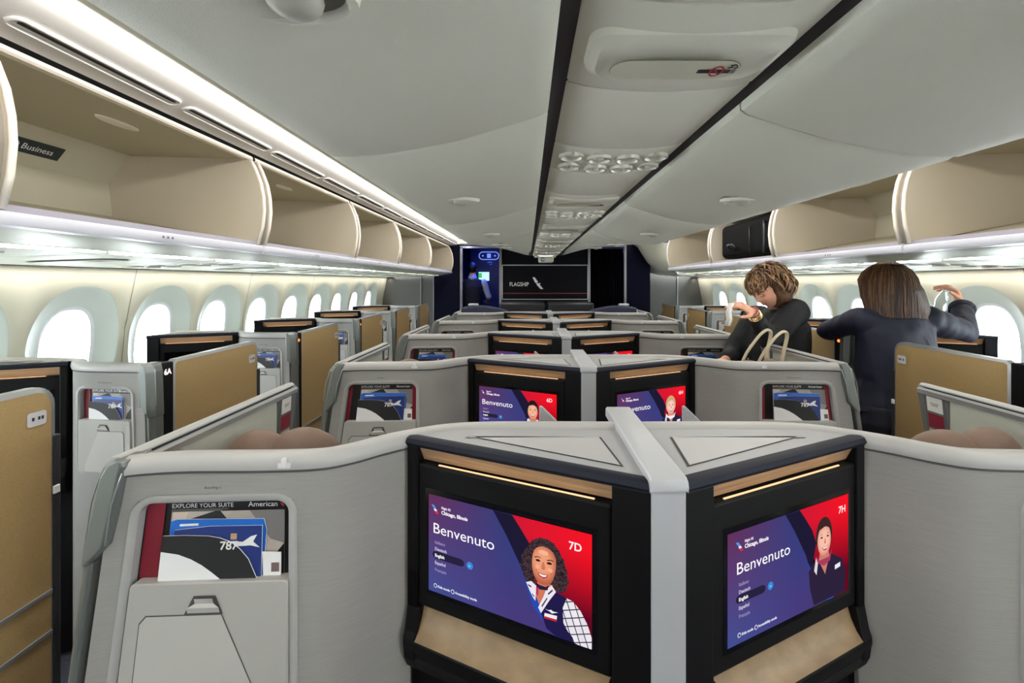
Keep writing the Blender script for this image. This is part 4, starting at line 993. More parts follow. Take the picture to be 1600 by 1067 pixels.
def door(sg, k):
    y0 = 1.69+P*k - (.03 if sg < 0 else 0); xa = -sg*1.742; side = 'left' if sg > 0 else 'right'
    rw = ['nearest', 'second', 'third', 'fourth', 'fifth', 'sixth'][k+1]
    root = empty('sliding_suite_door', (xa, y0+.5, 0), 'gold-fronted sliding suite door on the %s aisle, %s from the camera' % (side, rw), 'suite door', 'gold suite doors along the aisles')
    zt = -.322; ya, yb = y0+.245, y0+.855; n = 6
    out = [(ya+.015, zt-.004)]
    out = [(ya, -CZ+.05), (ya, zt-.022), (ya+.02, zt-.006)]+[(yb-.06+.06*math.sin(a), zt-.062+.062*math.cos(a)) for a in [i*math.pi/2/n for i in range(n+1)]]+[(yb, -CZ+.05)]
    def D(p, off): return (xa+sg*off, p[0], Z(p[1]))
    cy, cz = (ya+yb)/2, (zt-CZ)/2-.1
    inn = [(p[0]+(.012 if p[0] < cy else -.012), p[1]-(.012 if p[1] > -1 else 0)) for p in out]
    inn = [(ya+.012, -CZ+.05), (ya+.012, zt-.026), (ya+.024, zt-.018)]+[(yb-.06+.046*math.sin(a), zt-.064+.048*math.cos(a)) for a in [i*math.pi/2/n for i in range(n+1)]]+[(yb-.014, -CZ+.05)]
    b = MB(); b.m(M_SILV); b.loft([[D(p, -.030) for p in out], [D(p, -.004) for p in out], [D(p, .0) for p in inn], [D(p, -.002) for p in inn]], close=True); b.F([b.V(D(p, -.030)) for p in out]); b.build('door_edge', None, root, smooth=True, ang=35)
    b = MB(); b.F([b.V(D(p, -.001)) for p in inn]); b.loft([[D(p, -.004) for p in inn], [D(p, -.001) for p in inn]], close=True); b.build('gold_panel', M_GOLD, root)
    for zz in (-.963, -1.09):
        b = MB(); b.box(*sorted((xa, xa+sg*.006)), ya+.012, yb-.014, Z(zz-.008), Z(zz+.006)); b.build('metal_strip', M_SILV, root, bevel=.002)
    b = MB(); b.m(mat('label_pale', (200,200,204), .4)); b.F([b.V(D(p, .001)) for p in rrect(yb-.085, yb-.03, zt-.115, zt-.072, .008, 4)])
    b.m(M_BLACKP); 
    for q in (-.072, -.055, -.045): b.F([b.V(D(p, .0016)) for p in ((yb+q, zt-.098), (yb+q+.007, zt-.098), (yb+q+.007, zt-.088), (yb+q, zt-.088))])
    b.build('door_label', None, root)
    b = MB(); b.box(*sorted((xa-sg*.030, xa+sg*.004)), yb-.008, yb+.012, Z(-1.4), Z(zt-.16)); b.build('door_latch', M_DKGREY, root, bevel=.003)
    b = MB(); b.box(*sorted((xa+sg*.002, xa+sg*.008)), yb-.014, yb+.006, Z(-.665), Z(-.640)); b.build('latch_tab', M_WHITE, root, bevel=.002)
    # dark door track with lit seat number, part of the door frame
    root = empty('door_track', (xa, y0+.2, 0), 'black door track on the %s aisle, before the %s gold door' % (side, rw), 'door track', 'black door tracks beside the gold doors')
    b = MB(); b.box(*sorted((xa-sg*.07, xa+sg*.010)), y0+.165, y0+.236, .03, Z(zt-.010)); b.build('track', M_BLACK, root, bevel=.006)
    b = MB(); b.box(*sorted((xa-sg*.04, xa+sg*.012)), y0+.158, y0+.17, Z(zt-.40), Z(zt-.004)); b.build('track_edge', M_POSTL, root, bevel=.003)
    if k == 0 and sg > 0:
        b = MB(); b.add_mesh(text_mesh('6A', .032, bold=.001), frame((xa+sg*.012, y0+.182, Z(zt-.058)), (0, 1, 0), (0, 0, 1))); b.build('seat_number', emi('number_glow', (255,240,230), 1.6), root)
    elif k > 0 and k < 3:
        b = MB(); b.ball((xa+sg*.010, y0+.19, Z(zt-.055)), .010, 10, 8); b.build('status_light', emi('orange_glow', (255,110,50), 3), root, smooth='all')
for sg in (1, -1):
    for k in range(5): window_unit(sg, k)
    for k in range(-1, 5): door(sg, k)

# ------------------------------------------------------------------ seats
def seat():
    root = empty('leather_seat', (-.91, 1.25, 0), 'taupe leather seat', 'seat', 'leather seats of the centre rows')
    x, y = -.91, 1.19
    for i, (dx, dz, ry) in enumerate(((-.055, -.408, .12), (.060, -.402, -.10))):
        b = MB(); b.ball((x+dx, y+.03, Z(dz-.10)), (.115, .065, .115), 28, 16)
        for v in b.bm.verts: v.co.y += .02*((v.co.x-x)/.15)**2; v.co.z += .012*math.cos((v.co.x-x-dx)/.095*1.4)-.012
        b.build('headrest', M_LEATH, root, smooth='all')
    b = MB()
    rings = []
    for t in (0, .08, .3, .6, .9, 1):
        z = lerp(-.50, -1.0, t); yy = y+.04+.10*t; wd = .22+.03*math.sin(t*3)
        rings.append([(x+wd*math.copysign(abs(math.cos(a))**.5, math.cos(a)), yy+.06*math.copysign(abs(math.sin(a))**.6, math.sin(a)), Z(z)) for a in [2*math.pi*i/28 for i in range(28)]])
    b.loft(rings, close=True, caps=True); b.build('backrest', M_LEATH, root, smooth=True, ang=50)
    b = MB(); b.box(x-.25, x+.25, y+.10, y+.62, .36, .50); b.build('seat_cushion', M_LEATH, root, bevel=.05, seg=4)
    b = MB(); b.box(x-.24, x+.24, y+.06, y+.60, .03, .36); b.build('seat_base', M_DKGREY, root, bevel=.02)
    b = MB(); b.box(x+.20, x+.27, y+.15, y+.60, .48, .66); b.build('armrest', M_LEATHD, root, bevel=.02)
    return root
st = seat(); st['label'] = 'taupe leather seat with rounded headrest left of the centre, just beyond the nearest shell'
seat_l = {(0, 1): 'taupe leather seat with rounded headrest right of the centre, just beyond the nearest shell'}
for k in range(4):
    for sx in (-1, 1):
        if (k, sx) == (0, -1): continue
        dup(st, (1.82 if sx > 0 else 0, P*k, 0), seat_l.get((k, sx), 'taupe leather seat %s of the centre, behind the %s grey shell' % ('left' if sx < 0 else 'right', ROWW[k])))
# navy padded hoods and the dark console in front of the sign wall
for sx, side in ((-1, 'left'), (1, 'right')):
    b = MB(); rings = []
    for t in [i/10 for i in range(11)]:
        x = sx*lerp(1.06, .50, t); h = -.290-.055*abs(t-.38)**1.8*2.6
        rings.append([(x, 5.62+q*.05, Z(z)) for q, z in ((-1, -.62), (-1, h-.02), (-.5, h), (.5, h), (1, h-.02), (1, -.62))])
    b.loft(rings, close=True, caps=True); o = b.build('padded_hood', M_NAVYC, smooth=True, ang=50)
    tag(o, 'navy cloth padded seat hood %s of centre in the frontmost row, below the sign wall' % side, 'seat hood', 'navy padded hoods of the front row')
    b = MB(); b.tube([(sx*1.07, 5.58, Z(-.62)), (sx*1.075, 5.58, Z(-.40)), (sx*1.06, 5.59, Z(-.34)), (sx*1.0, 5.60, Z(-.315))], .014, 8); c = b.build('silver_edge', M_POSTL, None, smooth='all'); c.parent = o
    b = MB(); b.box(*sorted((sx*.02, sx*.64)), 6.2, 6.7, .02, Z(-.285)); o = b.build('forward_console', mat('dark_console', (26,28,36), .45), bevel=.03, seg=3)
    tag(o, 'low dark console standing under the sign wall, %s of the centre line' % side, 'console', 'dark consoles under the sign wall')
    b = MB(); b.box(*sorted((sx*.86, sx*.98)), 5.60, 5.68, Z(-.296), Z(-.268)); o = b.build('amenity_case', mat('pale_case', (190,194,200), .5), bevel=.01)
    tag(o, 'small pale case lying on the dark console under the sign wall, %s end' % side, 'case')
# ------------------------------------------------------------------ people
def remesh(mb, vox, smooth_it=3, disp=None):
    """fuse overlapping volumes into one continuous skin"""
    me = bpy.data.meshes.new('tmp'); bmesh.ops.recalc_face_normals(mb.bm, faces=mb.bm.faces); mb.bm.to_mesh(me); mb.bm.free()
    o = bpy.data.objects.new('tmp', me); COL.objects.link(o)
    m = o.modifiers.new('r', 'REMESH'); m.mode = 'VOXEL'; m.voxel_size = vox; m.use_smooth_shade = True
    if smooth_it:
        s = o.modifiers.new('s', 'SMOOTH'); s.factor = .5; s.iterations = smooth_it
    bpy.context.view_layer.update()
    dg = bpy.context.evaluated_depsgraph_get(); out = bpy.data.meshes.new_from_object(o.evaluated_get(dg))
    bpy.data.objects.remove(o)
    if disp:
        for v in out.vertices:
            v.co += Vector(v.normal)*disp(v.co)
    for p in out.polygons: p.use_smooth = True
    return out
def put(me, name, mat_, parent):
    off = wloc(parent)
    for v in me.vertices: v.co -= off
    me.materials.clear(); me.materials.append(mat_); me.name = name
    o = bpy.data.objects.new(name, me); COL.objects.link(o); o.parent = parent; return o
def caps(b, pts, rr, n=16):
    """chain of tapered capsules"""
    for p, r in zip(pts, rr): b.ball(p, r, n, 10)
    for i in range(len(pts)-1): b.tube([pts[i], pts[i+1]], [rr[i], rr[i+1]], n)
def trunk(b, rings, n=24):
    """elliptical sections: (centre, side axis vector incl. radius, front axis vector incl. radius)"""
    R = []
    for c, sx, fy in rings:
        c, sx, fy = Vector(c), Vector(sx), Vector(fy)
        R.append([c+sx*math.copysign(abs(math.cos(a))**.85, math.cos(a))+fy*math.copysign(abs(math.sin(a))**.85, math.sin(a)) for a in [2*math.pi*i/n for i in range(n)]])
    b.loft(R, close=True, caps=True)
class _TF:
    def __init__(s, f): s.f = f
    def __call__(s, x, y, z): return s.f(x, y, z)
def head(b, c, F, U, s=1.0):
    """head mesh: c centre, F face direction, U crown direction"""
    F = Vector(F).normalized(); U = (Vector(U)-F*Vector(U).dot(F)).normalized(); S = F.cross(U)
    c = Vector(c); M = Matrix((S, F, U)).transposed()
    T = _TF(lambda x, y, z: c + M @ (Vector((x, y, z))*s))
    rings = []; nz, na = 40, 48
    for i in range(nz+1):
        th = math.pi*i/nz; th = min(max(th, .03), math.pi-.03); row = []
        for k in range(na):
            ph = 2*math.pi*k/na; x, y, z = math.sin(th)*math.cos(ph), math.sin(th)*math.sin(ph), math.cos(th)
            px, py, pz = .076*x, .095*y, .118*z
            if z < 0: px *= 1-.28*(-z)**1.5; py *= (1-.10*(-z)) ; 
            if y > 0: py += .004
            g = lambda cx, cz, sx, sz: math.exp(-((px-cx)/sx)**2-((pz-cz)/sz)**2)
            if y > 0:
                py += .020*g(0, -.018, .011, .018) + .010*g(0, .004, .008, .022)        # nose
                py -= .008*g(.030, .012, .016, .012)+.008*g(-.030, .012, .016, .012)     # eye sockets
                py += .005*g(0, .036, .045, .012) + .006*g(.040, -.020, .018, .02)+.006*g(-.040, -.020, .018, .02)
                py += .006*g(0, -.052, .020, .006) + .0065*g(0, -.063, .018, .006) - .003*g(0, -.0575, .022, .003)
                py += .010*g(0, -.092, .022, .016)
            row.append(T(px, py, pz))
        rings.append(row)
    b.loft(rings, close=True, caps=True)
    for sx in (-1, 1): b.ball(T(sx*.077, -.008, -.008), (.010*s, .014*s, .026*s), 10, 8, rot=M)
    def S_(px, pz, lift=.001):
        zn = pz/.118; q = -zn if zn < 0 else 0; xn = px/(.076*(1-.28*q**1.5)); yn = math.sqrt(max(0, 1-zn*zn-xn*xn))
        g = lambda cx, cz, sx, sz: math.exp(-((px-cx)/sx)**2-((pz-cz)/sz)**2)
        py = .095*yn*(1-.10*q)+.004+.020*g(0, -.018, .011, .018)+.010*g(0, .004, .008, .022)-.008*g(.030, .012, .016, .012)-.008*g(-.030, .012, .016, .012)+.005*g(0, .036, .045, .012)+.006*g(.040, -.020, .018, .02)+.006*g(-.040, -.020, .018, .02)+.006*g(0, -.052, .020, .006)+.0065*g(0, -.063, .018, .006)-.003*g(0, -.0575, .022, .003)
        return T(px, py+lift, pz)
    T.S = S_
    return T
def hand(b, wrist, d, n, thumb, spread=.2, curl=.5, length=.18, curls=None):
    """five-fingered hand. d: direction to the knuckles, n: back-of-hand normal, thumb: side vector toward the thumb"""
    d = Vector(d).normalized(); n = (Vector(n)-d*Vector(n).dot(d)).normalized(); t = d.cross(n)
    if t.dot(Vector(thumb)) < 0: t = -t
    w = Vector(wrist); k = length/.18
    palm = []
    for q, wd, th in ((0, .026, .020), (.03, .033, .018), (.06, .040, .016), (.088, .041, .013)):
        palm.append([w+d*q*k+t*(wd*k*math.cos(a)+.002)+n*th*k*math.sin(a) for a in [2*math.pi*i/16 for i in range(16)]])
    b.loft(palm, close=True, caps=True)
    L = [(.043, .026, .021), (.047, .030, .023), (.044, .028, .022), (.034, .021, .019)]
    for i, off in enumerate((.030, .010, -.011, -.030)):
        p = w + d*(.084-.004*abs(i-1.3))*k + t*off*k; cu = (curls[i] if curls else curl)*(.9+.12*i)
        dirv = (d + t*spread*off*6).normalized(); pts = [p-dirv*.012*k, p]; rr = [.0095*k, .0092*k]
        for j, l in enumerate(L[i]):
            ang = cu*(.5 if j == 0 else .9)
            dirv = (dirv*math.cos(ang)-n*math.sin(ang)).normalized() if j else (dirv*math.cos(ang)-n*math.sin(ang)).normalized()
            p = p+dirv*l*k; pts.append(p); rr.append((.0086-.0009*j)*k)
        caps(b, pts, rr, 10)
    p = w + d*.022*k + t*.026*k; pts = [p-t*.008]; rr = [.013*k]
    dirv = (d*.62+t*.70-n*.25).normalized()
    for j, l in enumerate((.040, .030, .024)):
        p = p+dirv*l*k; pts.append(p); rr.append((.0115-.0014*j)*k); dirv = (dirv+d*.30-n*.25*curl-t*.16).normalized()
    caps(b, pts, rr, 10)
def fold(amp, f, seed=0.0):
    return lambda co: amp*(noise.noise(Vector((co.x*f, co.y*f, co.z*f*.8))+Vector((seed, 0, 0)))+.5*noise.noise(Vector((co.x*f*2.3, co.y*f*2.3, co.z*f*1.6+seed))))
M_SKIN = mat('skin_fair', (224,166,138), .5, var=.06, vscale=40); M_SKIN.node_tree.nodes['Principled BSDF'].inputs['Subsurface Weight'].default_value = .08
def strands(b, curves, r0, r1, n=5, seg=7):
    for c in curves:
        m = len(c); b.tube(c, [lerp(r0, r1, (i/(m-1))**2) for i in range(m)], n, caps=False)

# --- woman with curly hair, leaning over the seat behind the second row's right side panel
def woman_curly():
    root = empty('person', (1.30, 3.02, 0), 'woman with curly brown hair in a black button-up jacket leaning over with one arm raised', 'person', 'passengers standing in the right aisle')
    dz = CZ-1.58
    def w_(x, y, z): return Vector((x, y, z+dz))
    hc = w_(1.205, 2.80, 1.540); F = Vector((-.76, -.30, -.60)); U = Vector((-.42, -.12, .90)); neck = w_(1.345, 2.92, 1.415)
    b = MB(); T = head(b, hc, F, U)
    caps(b, [hc+Vector((.035, .03, -.05)), neck, neck+Vector((.02, .02, -.05))], [.058, .056, .075])
    sh_n, el_n, wr_n = w_(1.345, 2.76, 1.395), w_(1.145, 2.68, 1.255), w_(1.000, 2.56, 1.405)
    sh_f, el_f, wr_f = w_(1.26, 3.08, 1.34), w_(1.08, 3.00, 1.12), w_(.955, 2.82, 1.10)
    trunk(b, [(neck+Vector((0,0,-.04)), (.05,.10,0), (-.06,.02,0)), (w_(1.33,2.95,1.28), (.04,.18,0), (-.12,.02,0)), (w_(1.34,2.98,1.10), (.02,.15,0), (-.12,.0,0)), (w_(1.34,3.02,.92), (.01,.17,0), (-.13,0,0)), (w_(1.33,3.02,.80), (.01,.16,0), (-.12,0,0))])
    caps(b, [sh_n, el_n, wr_n], [.052, .040, .027]); caps(b, [sh_f, el_f, wr_f], [.052, .040, .027])
    for y in (2.94, 3.10): caps(b, [w_(1.33, y, .84), w_(1.34, y, .46), w_(1.35, y, .09)], [.085, .058, .04]); caps(b, [(1.35, y, .05), (1.22, y, .035)], [.035, .03])
    hand(b, wr_n, (-.82, -.26, .50), (.05, -.55, .83), (-.2, -.8, -.5), curl=.75, curls=[.55, .75, .85, .95])
    hand(b, wr_f, (-.75, -.62, -.2), (0, -.2, 1), (0, 1, 0), curl=.6)
    put(remesh(b, .0042, 2), 'body', M_SKIN, root)
    # face details
    b = MB()
    b.m(mat('eyelid_shadow', (170,112,92), .6))
    for sx in (-1, 1): b.ball(T(sx*.030, .0745, .010), .0115, 12, 8)
    b.m(mat('eyelid_dark', (60,42,38), .5))
    for sx in (-1, 1): b.tube([T.S(sx*(.030+q*.013), .006-.003*(1-q*q), .002) for q in (-1, -.5, 0, .5, 1)], .0016, 5)
    b.m(mat('eyebrow_brown', (96,70,52), .8))
    for sx in (-1, 1): b.tube([T.S(sx*(.031+q*.017), .030+.004*(1-q*q), .0005) for q in (-1, -.5, 0, .5, 1)], .0022, 5)
    b.m(mat('lips_rose', (184,92,88), .45)); b.tube([T.S(q*.021, -.0535, .0) for q in (-1, -.5, 0, .5, 1)], [.001, .0028, .0034, .0028, .001], 6); b.tube([T.S(q*.018, -.0615, .0) for q in (-1, -.5, 0, .5, 1)], [.001, .0030, .0040, .0030, .001], 6)
    b.build('face_features', None, root, smooth='all')
    b = MB(); b.ball(T(-.080, .000, -.032), .0055, 8, 6); b.ball(T(.080, .0, -.032), .0055, 8, 6); b.build('earring', mat('pearl', (238,230,214), .2), root, smooth='all')
    # hair
    rnd = random.Random(3); b = MB()
    b.ball(hc+Vector((.020, .010, .035)), (.112, .112, .112), 24, 16)
    b.ball(hc+Vector((.070, .025, -.010)), (.090, .105, .110), 20, 14)
    b.ball(hc+Vector((.105, .05, -.065)), (.060, .085, .060), 20, 14)
    for v in b.bm.verts:
        q = v.co-hc; l = M3i(F, U) @ q
        if l.y > .045 and l.z < .055: v.co -= F.normalized()*min(l.y-.03, .07)
        v.co += (v.co-hc).normalized()*.012*noise.noise(v.co*28)
    core = put(remesh(b, .006, 1), 'hair', mat('hair_brown', (96,66,40), .55, var=.5, vscale=60), root)
    m_l = mat('hair_brown_light', (150,112,72), .5, var=.4, vscale=50); b = MB(); b.m(M_HB)
    Fn = F.normalized(); Un = (U-Fn*U.dot(Fn)).normalized(); Sn = Fn.cross(Un)
    mats_ = [M_HB, m_l, mat('hair_brown_dark', (70,46,30), .6)]
    crown = hc+Un*.10-Fn*.02
    for i in range(760):
        u = rnd.uniform(-1, 1); ph = rnd.uniform(0, 2*math.pi)
        dv = (Sn*math.cos(ph)*math.sqrt(1-u*u)+Fn*math.sin(ph)*math.sqrt(1-u*u)+Un*u)
        lf, lu = dv.dot(Fn), dv.dot(Un)
        if (lf > .42 and lu < .38) or (lf > .0 and lu < -.05) or (lf > -.45 and lu < -.55) or lu < -.9: continue
        base = hc+Sn*dv.dot(Sn)*.108+Fn*(lf*.112-.012)+Un*(lu*.120+.012)
        if lf < .1: base += -Fn*(.022+.03*max(0, -lu))
        if lu < -.3: base += Vector((.02, .01, -.01))
        out = (base-hc).normalized(); flow = (Vector((0, 0, -1))*.5 - (out.dot(Vector((0,0,-1))))*out*.5 + (base-crown).normalized()*.7)
        flow = (flow-out*flow.dot(out)).normalized(); sd = out.cross(flow)
        pts = []; a0 = rnd.uniform(0, 6); L = rnd.uniform(.06, .095); cr = rnd.uniform(.009, .017); tw = rnd.uniform(.7, 1.4)*rnd.choice((-1, 1))
        for k in range(9):
            t = k/8; a = a0+tw*3.6*t
            pts.append(base+flow*L*(t-.45)+sd*cr*1.1*math.sin(a)+out*(.004+.010*math.sin(t*3.1)+cr*.3*math.cos(a)-.12*L*(t-.45)**2*4))
        b.m(rnd.choice(mats_)); r = rnd.uniform(.0045, .0085)
        b.tube(pts, [r*.6, r, r, r, r, r*.9, r*.8, r*.6, r*.25], 6, sy=.55)
    b.build('hair_curls', None, root, smooth='all')
    # jacket
    b = MB()
    trunk(b, [(neck+Vector((.01,.0,-.005)), (.02,.078,0), (-.072,.012,0)), (w_(1.355,2.93,1.385), (.06,.165,-.0), (-.10,.03,0)), (w_(1.36,2.95,1.31), (.05,.205,0), (-.165,.02,0)), (w_(1.35,2.98,1.16), (.03,.19,0), (-.205,.0,0)), (w_(1.34,3.0,1.0), (.02,.195,0), (-.215,0,0)), (w_(1.33,3.0,.86), (.02,.20,0), (-.20,0,0)), (w_(1.33,3.0,.78), (.02,.20,0), (-.19,0,0))])
    caps(b, [w_(1.37,2.84,1.395), sh_n, lerp3(sh_n, el_n, .5)+Vector((0,0,-.005)), el_n+Vector((.005,0,-.012)), lerp3(el_n, wr_n, .45), lerp3(el_n, wr_n, .72)], [.075, .080, .072, .064, .052, .043])
    caps(b, [w_(1.30,3.04,1.34), sh_f, el_f, lerp3(el_f, wr_f, .8)], [.075, .076, .06, .045])
    J = mat('black_jacket_cloth', (19,20,25), .75, bump=.4, bscale=350)
    put(remesh(b, .0075, 3, fold(.012, 9, 2.0)), 'jacket', J, root)
    b = MB(); cv = [neck+Vector((.03, -.085, .0)), neck+Vector((-.035, -.075, -.012)), neck+Vector((-.085, -.03, -.05)), neck+Vector((-.105, .0, -.10))]
    b.loft([[p, p+Vector((-.004, -.012, .030 if i < 2 else .015)), p+Vector((-.006, -.032, .0)), p+Vector((0, -.02, -.02))] for i, p in enumerate(cv)], caps=True)
    b.build('collar', J, root, smooth='all')
    b = MB()
    for p in (w_(1.172, 2.895, 1.33), w_(1.128, 2.865, 1.18), w_(1.113, 2.86, 1.10), w_(1.108, 2.86, 1.01)): b.ball(p, (.006, .009, .009), 10, 8)
    b.build('button', mat('silver_button', (200,198,196), .25, .6), root, smooth='all')
    b = MB(); 
    for y in (2.94, 3.10): caps(b, [w_(1.33, y, .86), w_(1.34, y, .46), w_(1.35, y, .10)], [.098, .072, .062])
    put(remesh(b, .012, 2), 'trousers', mat('dark_trousers', (26,26,30), .8), root)
    b = MB()
    for y in (2.94, 3.10): b.ball((1.28, y, .045), (.125, .045, .043), 16, 10)
    b.build('shoe', mat('black_shoe', (18,18,20), .4), root, smooth='all')
    # watch and bracelets on the raised wrist
    ax = (wr_n-el_n).normalized()
    def circ(c, ax, r, n=24):
        u = ax.orthogonal().normalized(); v = ax.cross(u); return [c+u*r*math.cos(2*math.pi*i/n)+v*r*math.sin(2*math.pi*i/n) for i in range(n+1)]
    b = MB(); b.m(mat('watch_gold', (196,160,110), .25, .8)); c0 = lerp3(el_n, wr_n, .90)
    for q in (-.010, -.003, .004, .011): b.tube(circ(c0+ax*q, ax, .0325), .0045, 6)
    b.m(mat('watch_dial', (206,196,178), .2)); fr = frame(c0+Vector((-.006, -.032, .004)), ax, Vector((0, 0, 1))); b.xf = fr; b.box(-.016, .016, -.016, .016, -.003, .007); b.xf = None
    b.build('watch', None, root, smooth=True)
    b = MB(); 
    for q, m_ in ((.028, mat('bracelet_red', (170,70,70), .5)), (.036, mat('bracelet_beige', (220,196,170), .5)), (.044, mat('bracelet_red', (170,70,70), .5))): b.m(m_); b.tube(circ(c0+ax*q, ax, .030), .0035, 6)
    b.build('bracelet', None, root, smooth='all')
    # white slip held in the raised hand
    hp = wr_n+Vector((-.165, -.05, .058))
    b = MB(); pts = [hp+Vector((.02, 0, .0)), hp+Vector((.004, -.004, -.05)), hp+Vector((.01, 0, -.09)), hp+Vector((.0, .003, -.125))]
    b.loft([[p+Vector((-.016, 0, 0)), p+Vector((.0, -.006, 0)), p+Vector((.018, 0, 0)), p+Vector((0, .003, 0))] for p in pts], close=True, caps=True)
    o = b.build('paper_napkin', mat('white_tissue', (236,234,232), .7), smooth='all'); tag(o, 'small white paper hanging from the raised hand of the curly-haired woman', 'paper')
def lerp3(a, b, t): return Vector(a)+(Vector(b)-Vector(a))*t
def M3i(F, U):
    F = Vector(F).normalized(); U = (Vector(U)-F*Vector(U).dot(F)).normalized(); S = F.cross(U)
    return Matrix((S, F, U))
M_HB = mat('hair_brown_mid', (116,82,52), .5, var=.4, vscale=50)
woman_curly()

# --- woman seen from behind with long straight hair
def woman_long():
    root = empty('person', (1.44, 2.15, 0), 'woman with long straight brown hair seen from behind in a navy jacket, right arm raised', 'person', 'passengers standing in the right aisle')
    dz = CZ-1.58
    def w_(x, y, z): return Vector((x, y, z+dz))
    hc = w_(1.445, 2.19, 1.540); F = Vector((.05, .93, -.35)); U = Vector((0, .30, .95)); neck = w_(1.435, 2.13, 1.41)
    b = MB(); T = head(b, hc, F, U, .84); caps(b, [hc+Vector((0, -.02, -.05)), neck, neck+Vector((0, 0, -.05))], [.058, .055, .07])
    shl, ell, wrl = w_(1.29, 2.13, 1.405), w_(1.265, 2.34, 1.330), w_(1.44, 2.46, 1.30)
    shr, elr, wrr = w_(1.60, 2.13, 1.405), w_(1.835, 2.20, 1.348), w_(1.965, 2.36, 1.462)
    trunk(b, [(neck+Vector((0,0,-.04)), (.10,0,0), (0,.06,0)), (w_(1.44,2.13,1.28), (.14,0,0), (0,.07,0)), (w_(1.44,2.13,1.05), (.11,0,0), (0,.06,0)), (w_(1.44,2.12,.92), (.13,0,0), (0,.08,0)), (w_(1.44,2.12,.8), (.13,0,0), (0,.08,0))])
    caps(b, [shl, ell, wrl], [.05, .038, .026]); caps(b, [shr, elr, wrr], [.05, .038, .026])
    for x in (1.36, 1.52): caps(b, [w_(x, 2.12, .84), w_(x, 2.13, .46), w_(x, 2.10, .09)], [.085, .056, .04]); caps(b, [(x, 2.10, .05), (x, 2.22, .035)], [.035, .03])
    hand(b, wrr, (-.30, .08, .95), (.75, -.45, .5), (-.5, -.8, .1), curl=1.2, curls=[1.25, 1.35, 1.4, 1.45], length=.168)
    hand(b, wrl, (.9, .4, -.1), (0, 0, 1), (0, 1, 0), curl=.4, length=.148)
    put(remesh(b, .0045, 2), 'body', M_SKIN, root)
    b = MB(); b.m(mat('eye_white', (232,228,224), .3))
    for sx in (-1, 1): b.ball(T(sx*.030, .080, .010), .0105, 12, 8)
    b.m(mat('lips_rose', (176,84,84), .4)); b.tube([T.S(q*.02, -.057, .0) for q in (-1, 0, 1)], [.001, .004, .001], 6)
    b.build('face_features', None, root, smooth='all')
    # hair: a full core and long strands to the shoulder blades
    b = MB(); b.ball(hc+Vector((0, -.012, .012)), (.096, .112, .120), 24, 16)
    R = []
    for z, hw, dy, th in ((1.60, .092, .0, .10), (1.54, .112, -.03, .09), (1.46, .128, -.045, .065), (1.38, .134, -.052, .045), (1.33, .118, -.055, .032), (1.30, .095, -.055, .02)):
        R.append([w_(1.45+.012*(1.6-z)*8+hw*math.cos(a), 2.165+dy+th*math.sin(a)*.9, z) for a in [2*math.pi*i/28 for i in range(28)]])
    b.loft(R, close=True, caps=True)
    for v in b.bm.verts:
        l = M3i(F, U) @ (v.co-hc)
        if l.y > .05 and l.z < .05 and abs(l.x) < .08: v.co -= F.normalized()*(l.y-.045)
    put(remesh(b, .006, 3), 'hair', mat('hair_auburn_dark', (58,37,24), .55, var=.5, vscale=30, stretch=(6,2,.5)), root)
    rnd = random.Random(5); b = MB(); ms = [mat('hair_auburn', (84,54,34), .45, var=.3, vscale=20), mat('hair_auburn_dark2', (50,31,21), .48), mat('hair_auburn_gold', (122,84,50), .45), mat('hair_auburn_mid', (70,44,28), .45)]
    for i in range(620):
        a = rnd.uniform(0, 2*math.pi); q = rnd.random()
        ang = rnd.uniform(-.75, math.pi+.75)            # round the back of the head
        cx, sy = math.cos(ang), math.sin(ang)
        st = hc+Vector((.02*cx, -.02+rnd.uniform(-.02, .04), .133-.006*rnd.random()))
        end_z = 1.285+.10*abs(cx)**2+rnd.uniform(-.02, .035); hw = .135
        p1 = hc+Vector((.104*cx, -.012-.118*sy, .035+.02*rnd.random())); p0 = hc+Vector((.062*cx, -.01-.075*sy, .108))
        p2 = w_(1.455+.132*cx, 2.165-.03-.072*sy, 1.45); p3 = w_(1.460+(hw-.01)*cx+rnd.uniform(-.012, .012)+.01, 2.165-.050-.045*sy, lerp(end_z, 1.37, .4)); p4 = w_(1.462+(hw-.022)*cx+rnd.uniform(-.02, .02)+.012, 2.165-.055-.035*sy, end_z)
        pts = [Vector(p[:]) for p in (st, p0, p1, p2, p3, p4)]; out = []
        for j in range(5):
            for t in (0, .5): 
                a0, a1, a2, a3 = pts[max(j-1, 0)], pts[j], pts[j+1], pts[min(j+2, 5)]
                out.append(.5*((2*a1)+(a2-a0)*t+(2*a0-5*a1+4*a2-a3)*t*t+(3*a1-a0-3*a2+a3)*t**3)+Vector((rnd.uniform(-.0015, .0015), rnd.uniform(-.002, .002), 0)))
        out.append(pts[-1]); r = rnd.uniform(.0028, .005); b.m(rnd.choice(ms) if rnd.random() > .25 or abs(cx) < .6 else ms[2]); m_ = len(out)
        b.tube(out, [r*.5]+[r]*(m_-3)+[r*.7, r*.2], 5, caps=False)
    b.build('hair_strands', None, root, smooth='all')
    # jacket with sleeves, trousers
    b = MB()
    trunk(b, [(w_(1.44,2.135,1.425), (.075,0,0), (0,.055,0)), (w_(1.44,2.13,1.415), (.145,0,0), (0,.075,0)), (w_(1.445,2.13,1.35), (.172,0,0), (0,.092,0)), (w_(1.445,2.13,1.24), (.172,0,0), (0,.105,0)), (w_(1.44,2.13,1.13), (.155,0,0), (0,.100,0)), (w_(1.435,2.13,1.04), (.172,0,0), (0,.108,0)), (w_(1.43,2.13,.99), (.182,0,0), (0,.112,0))])
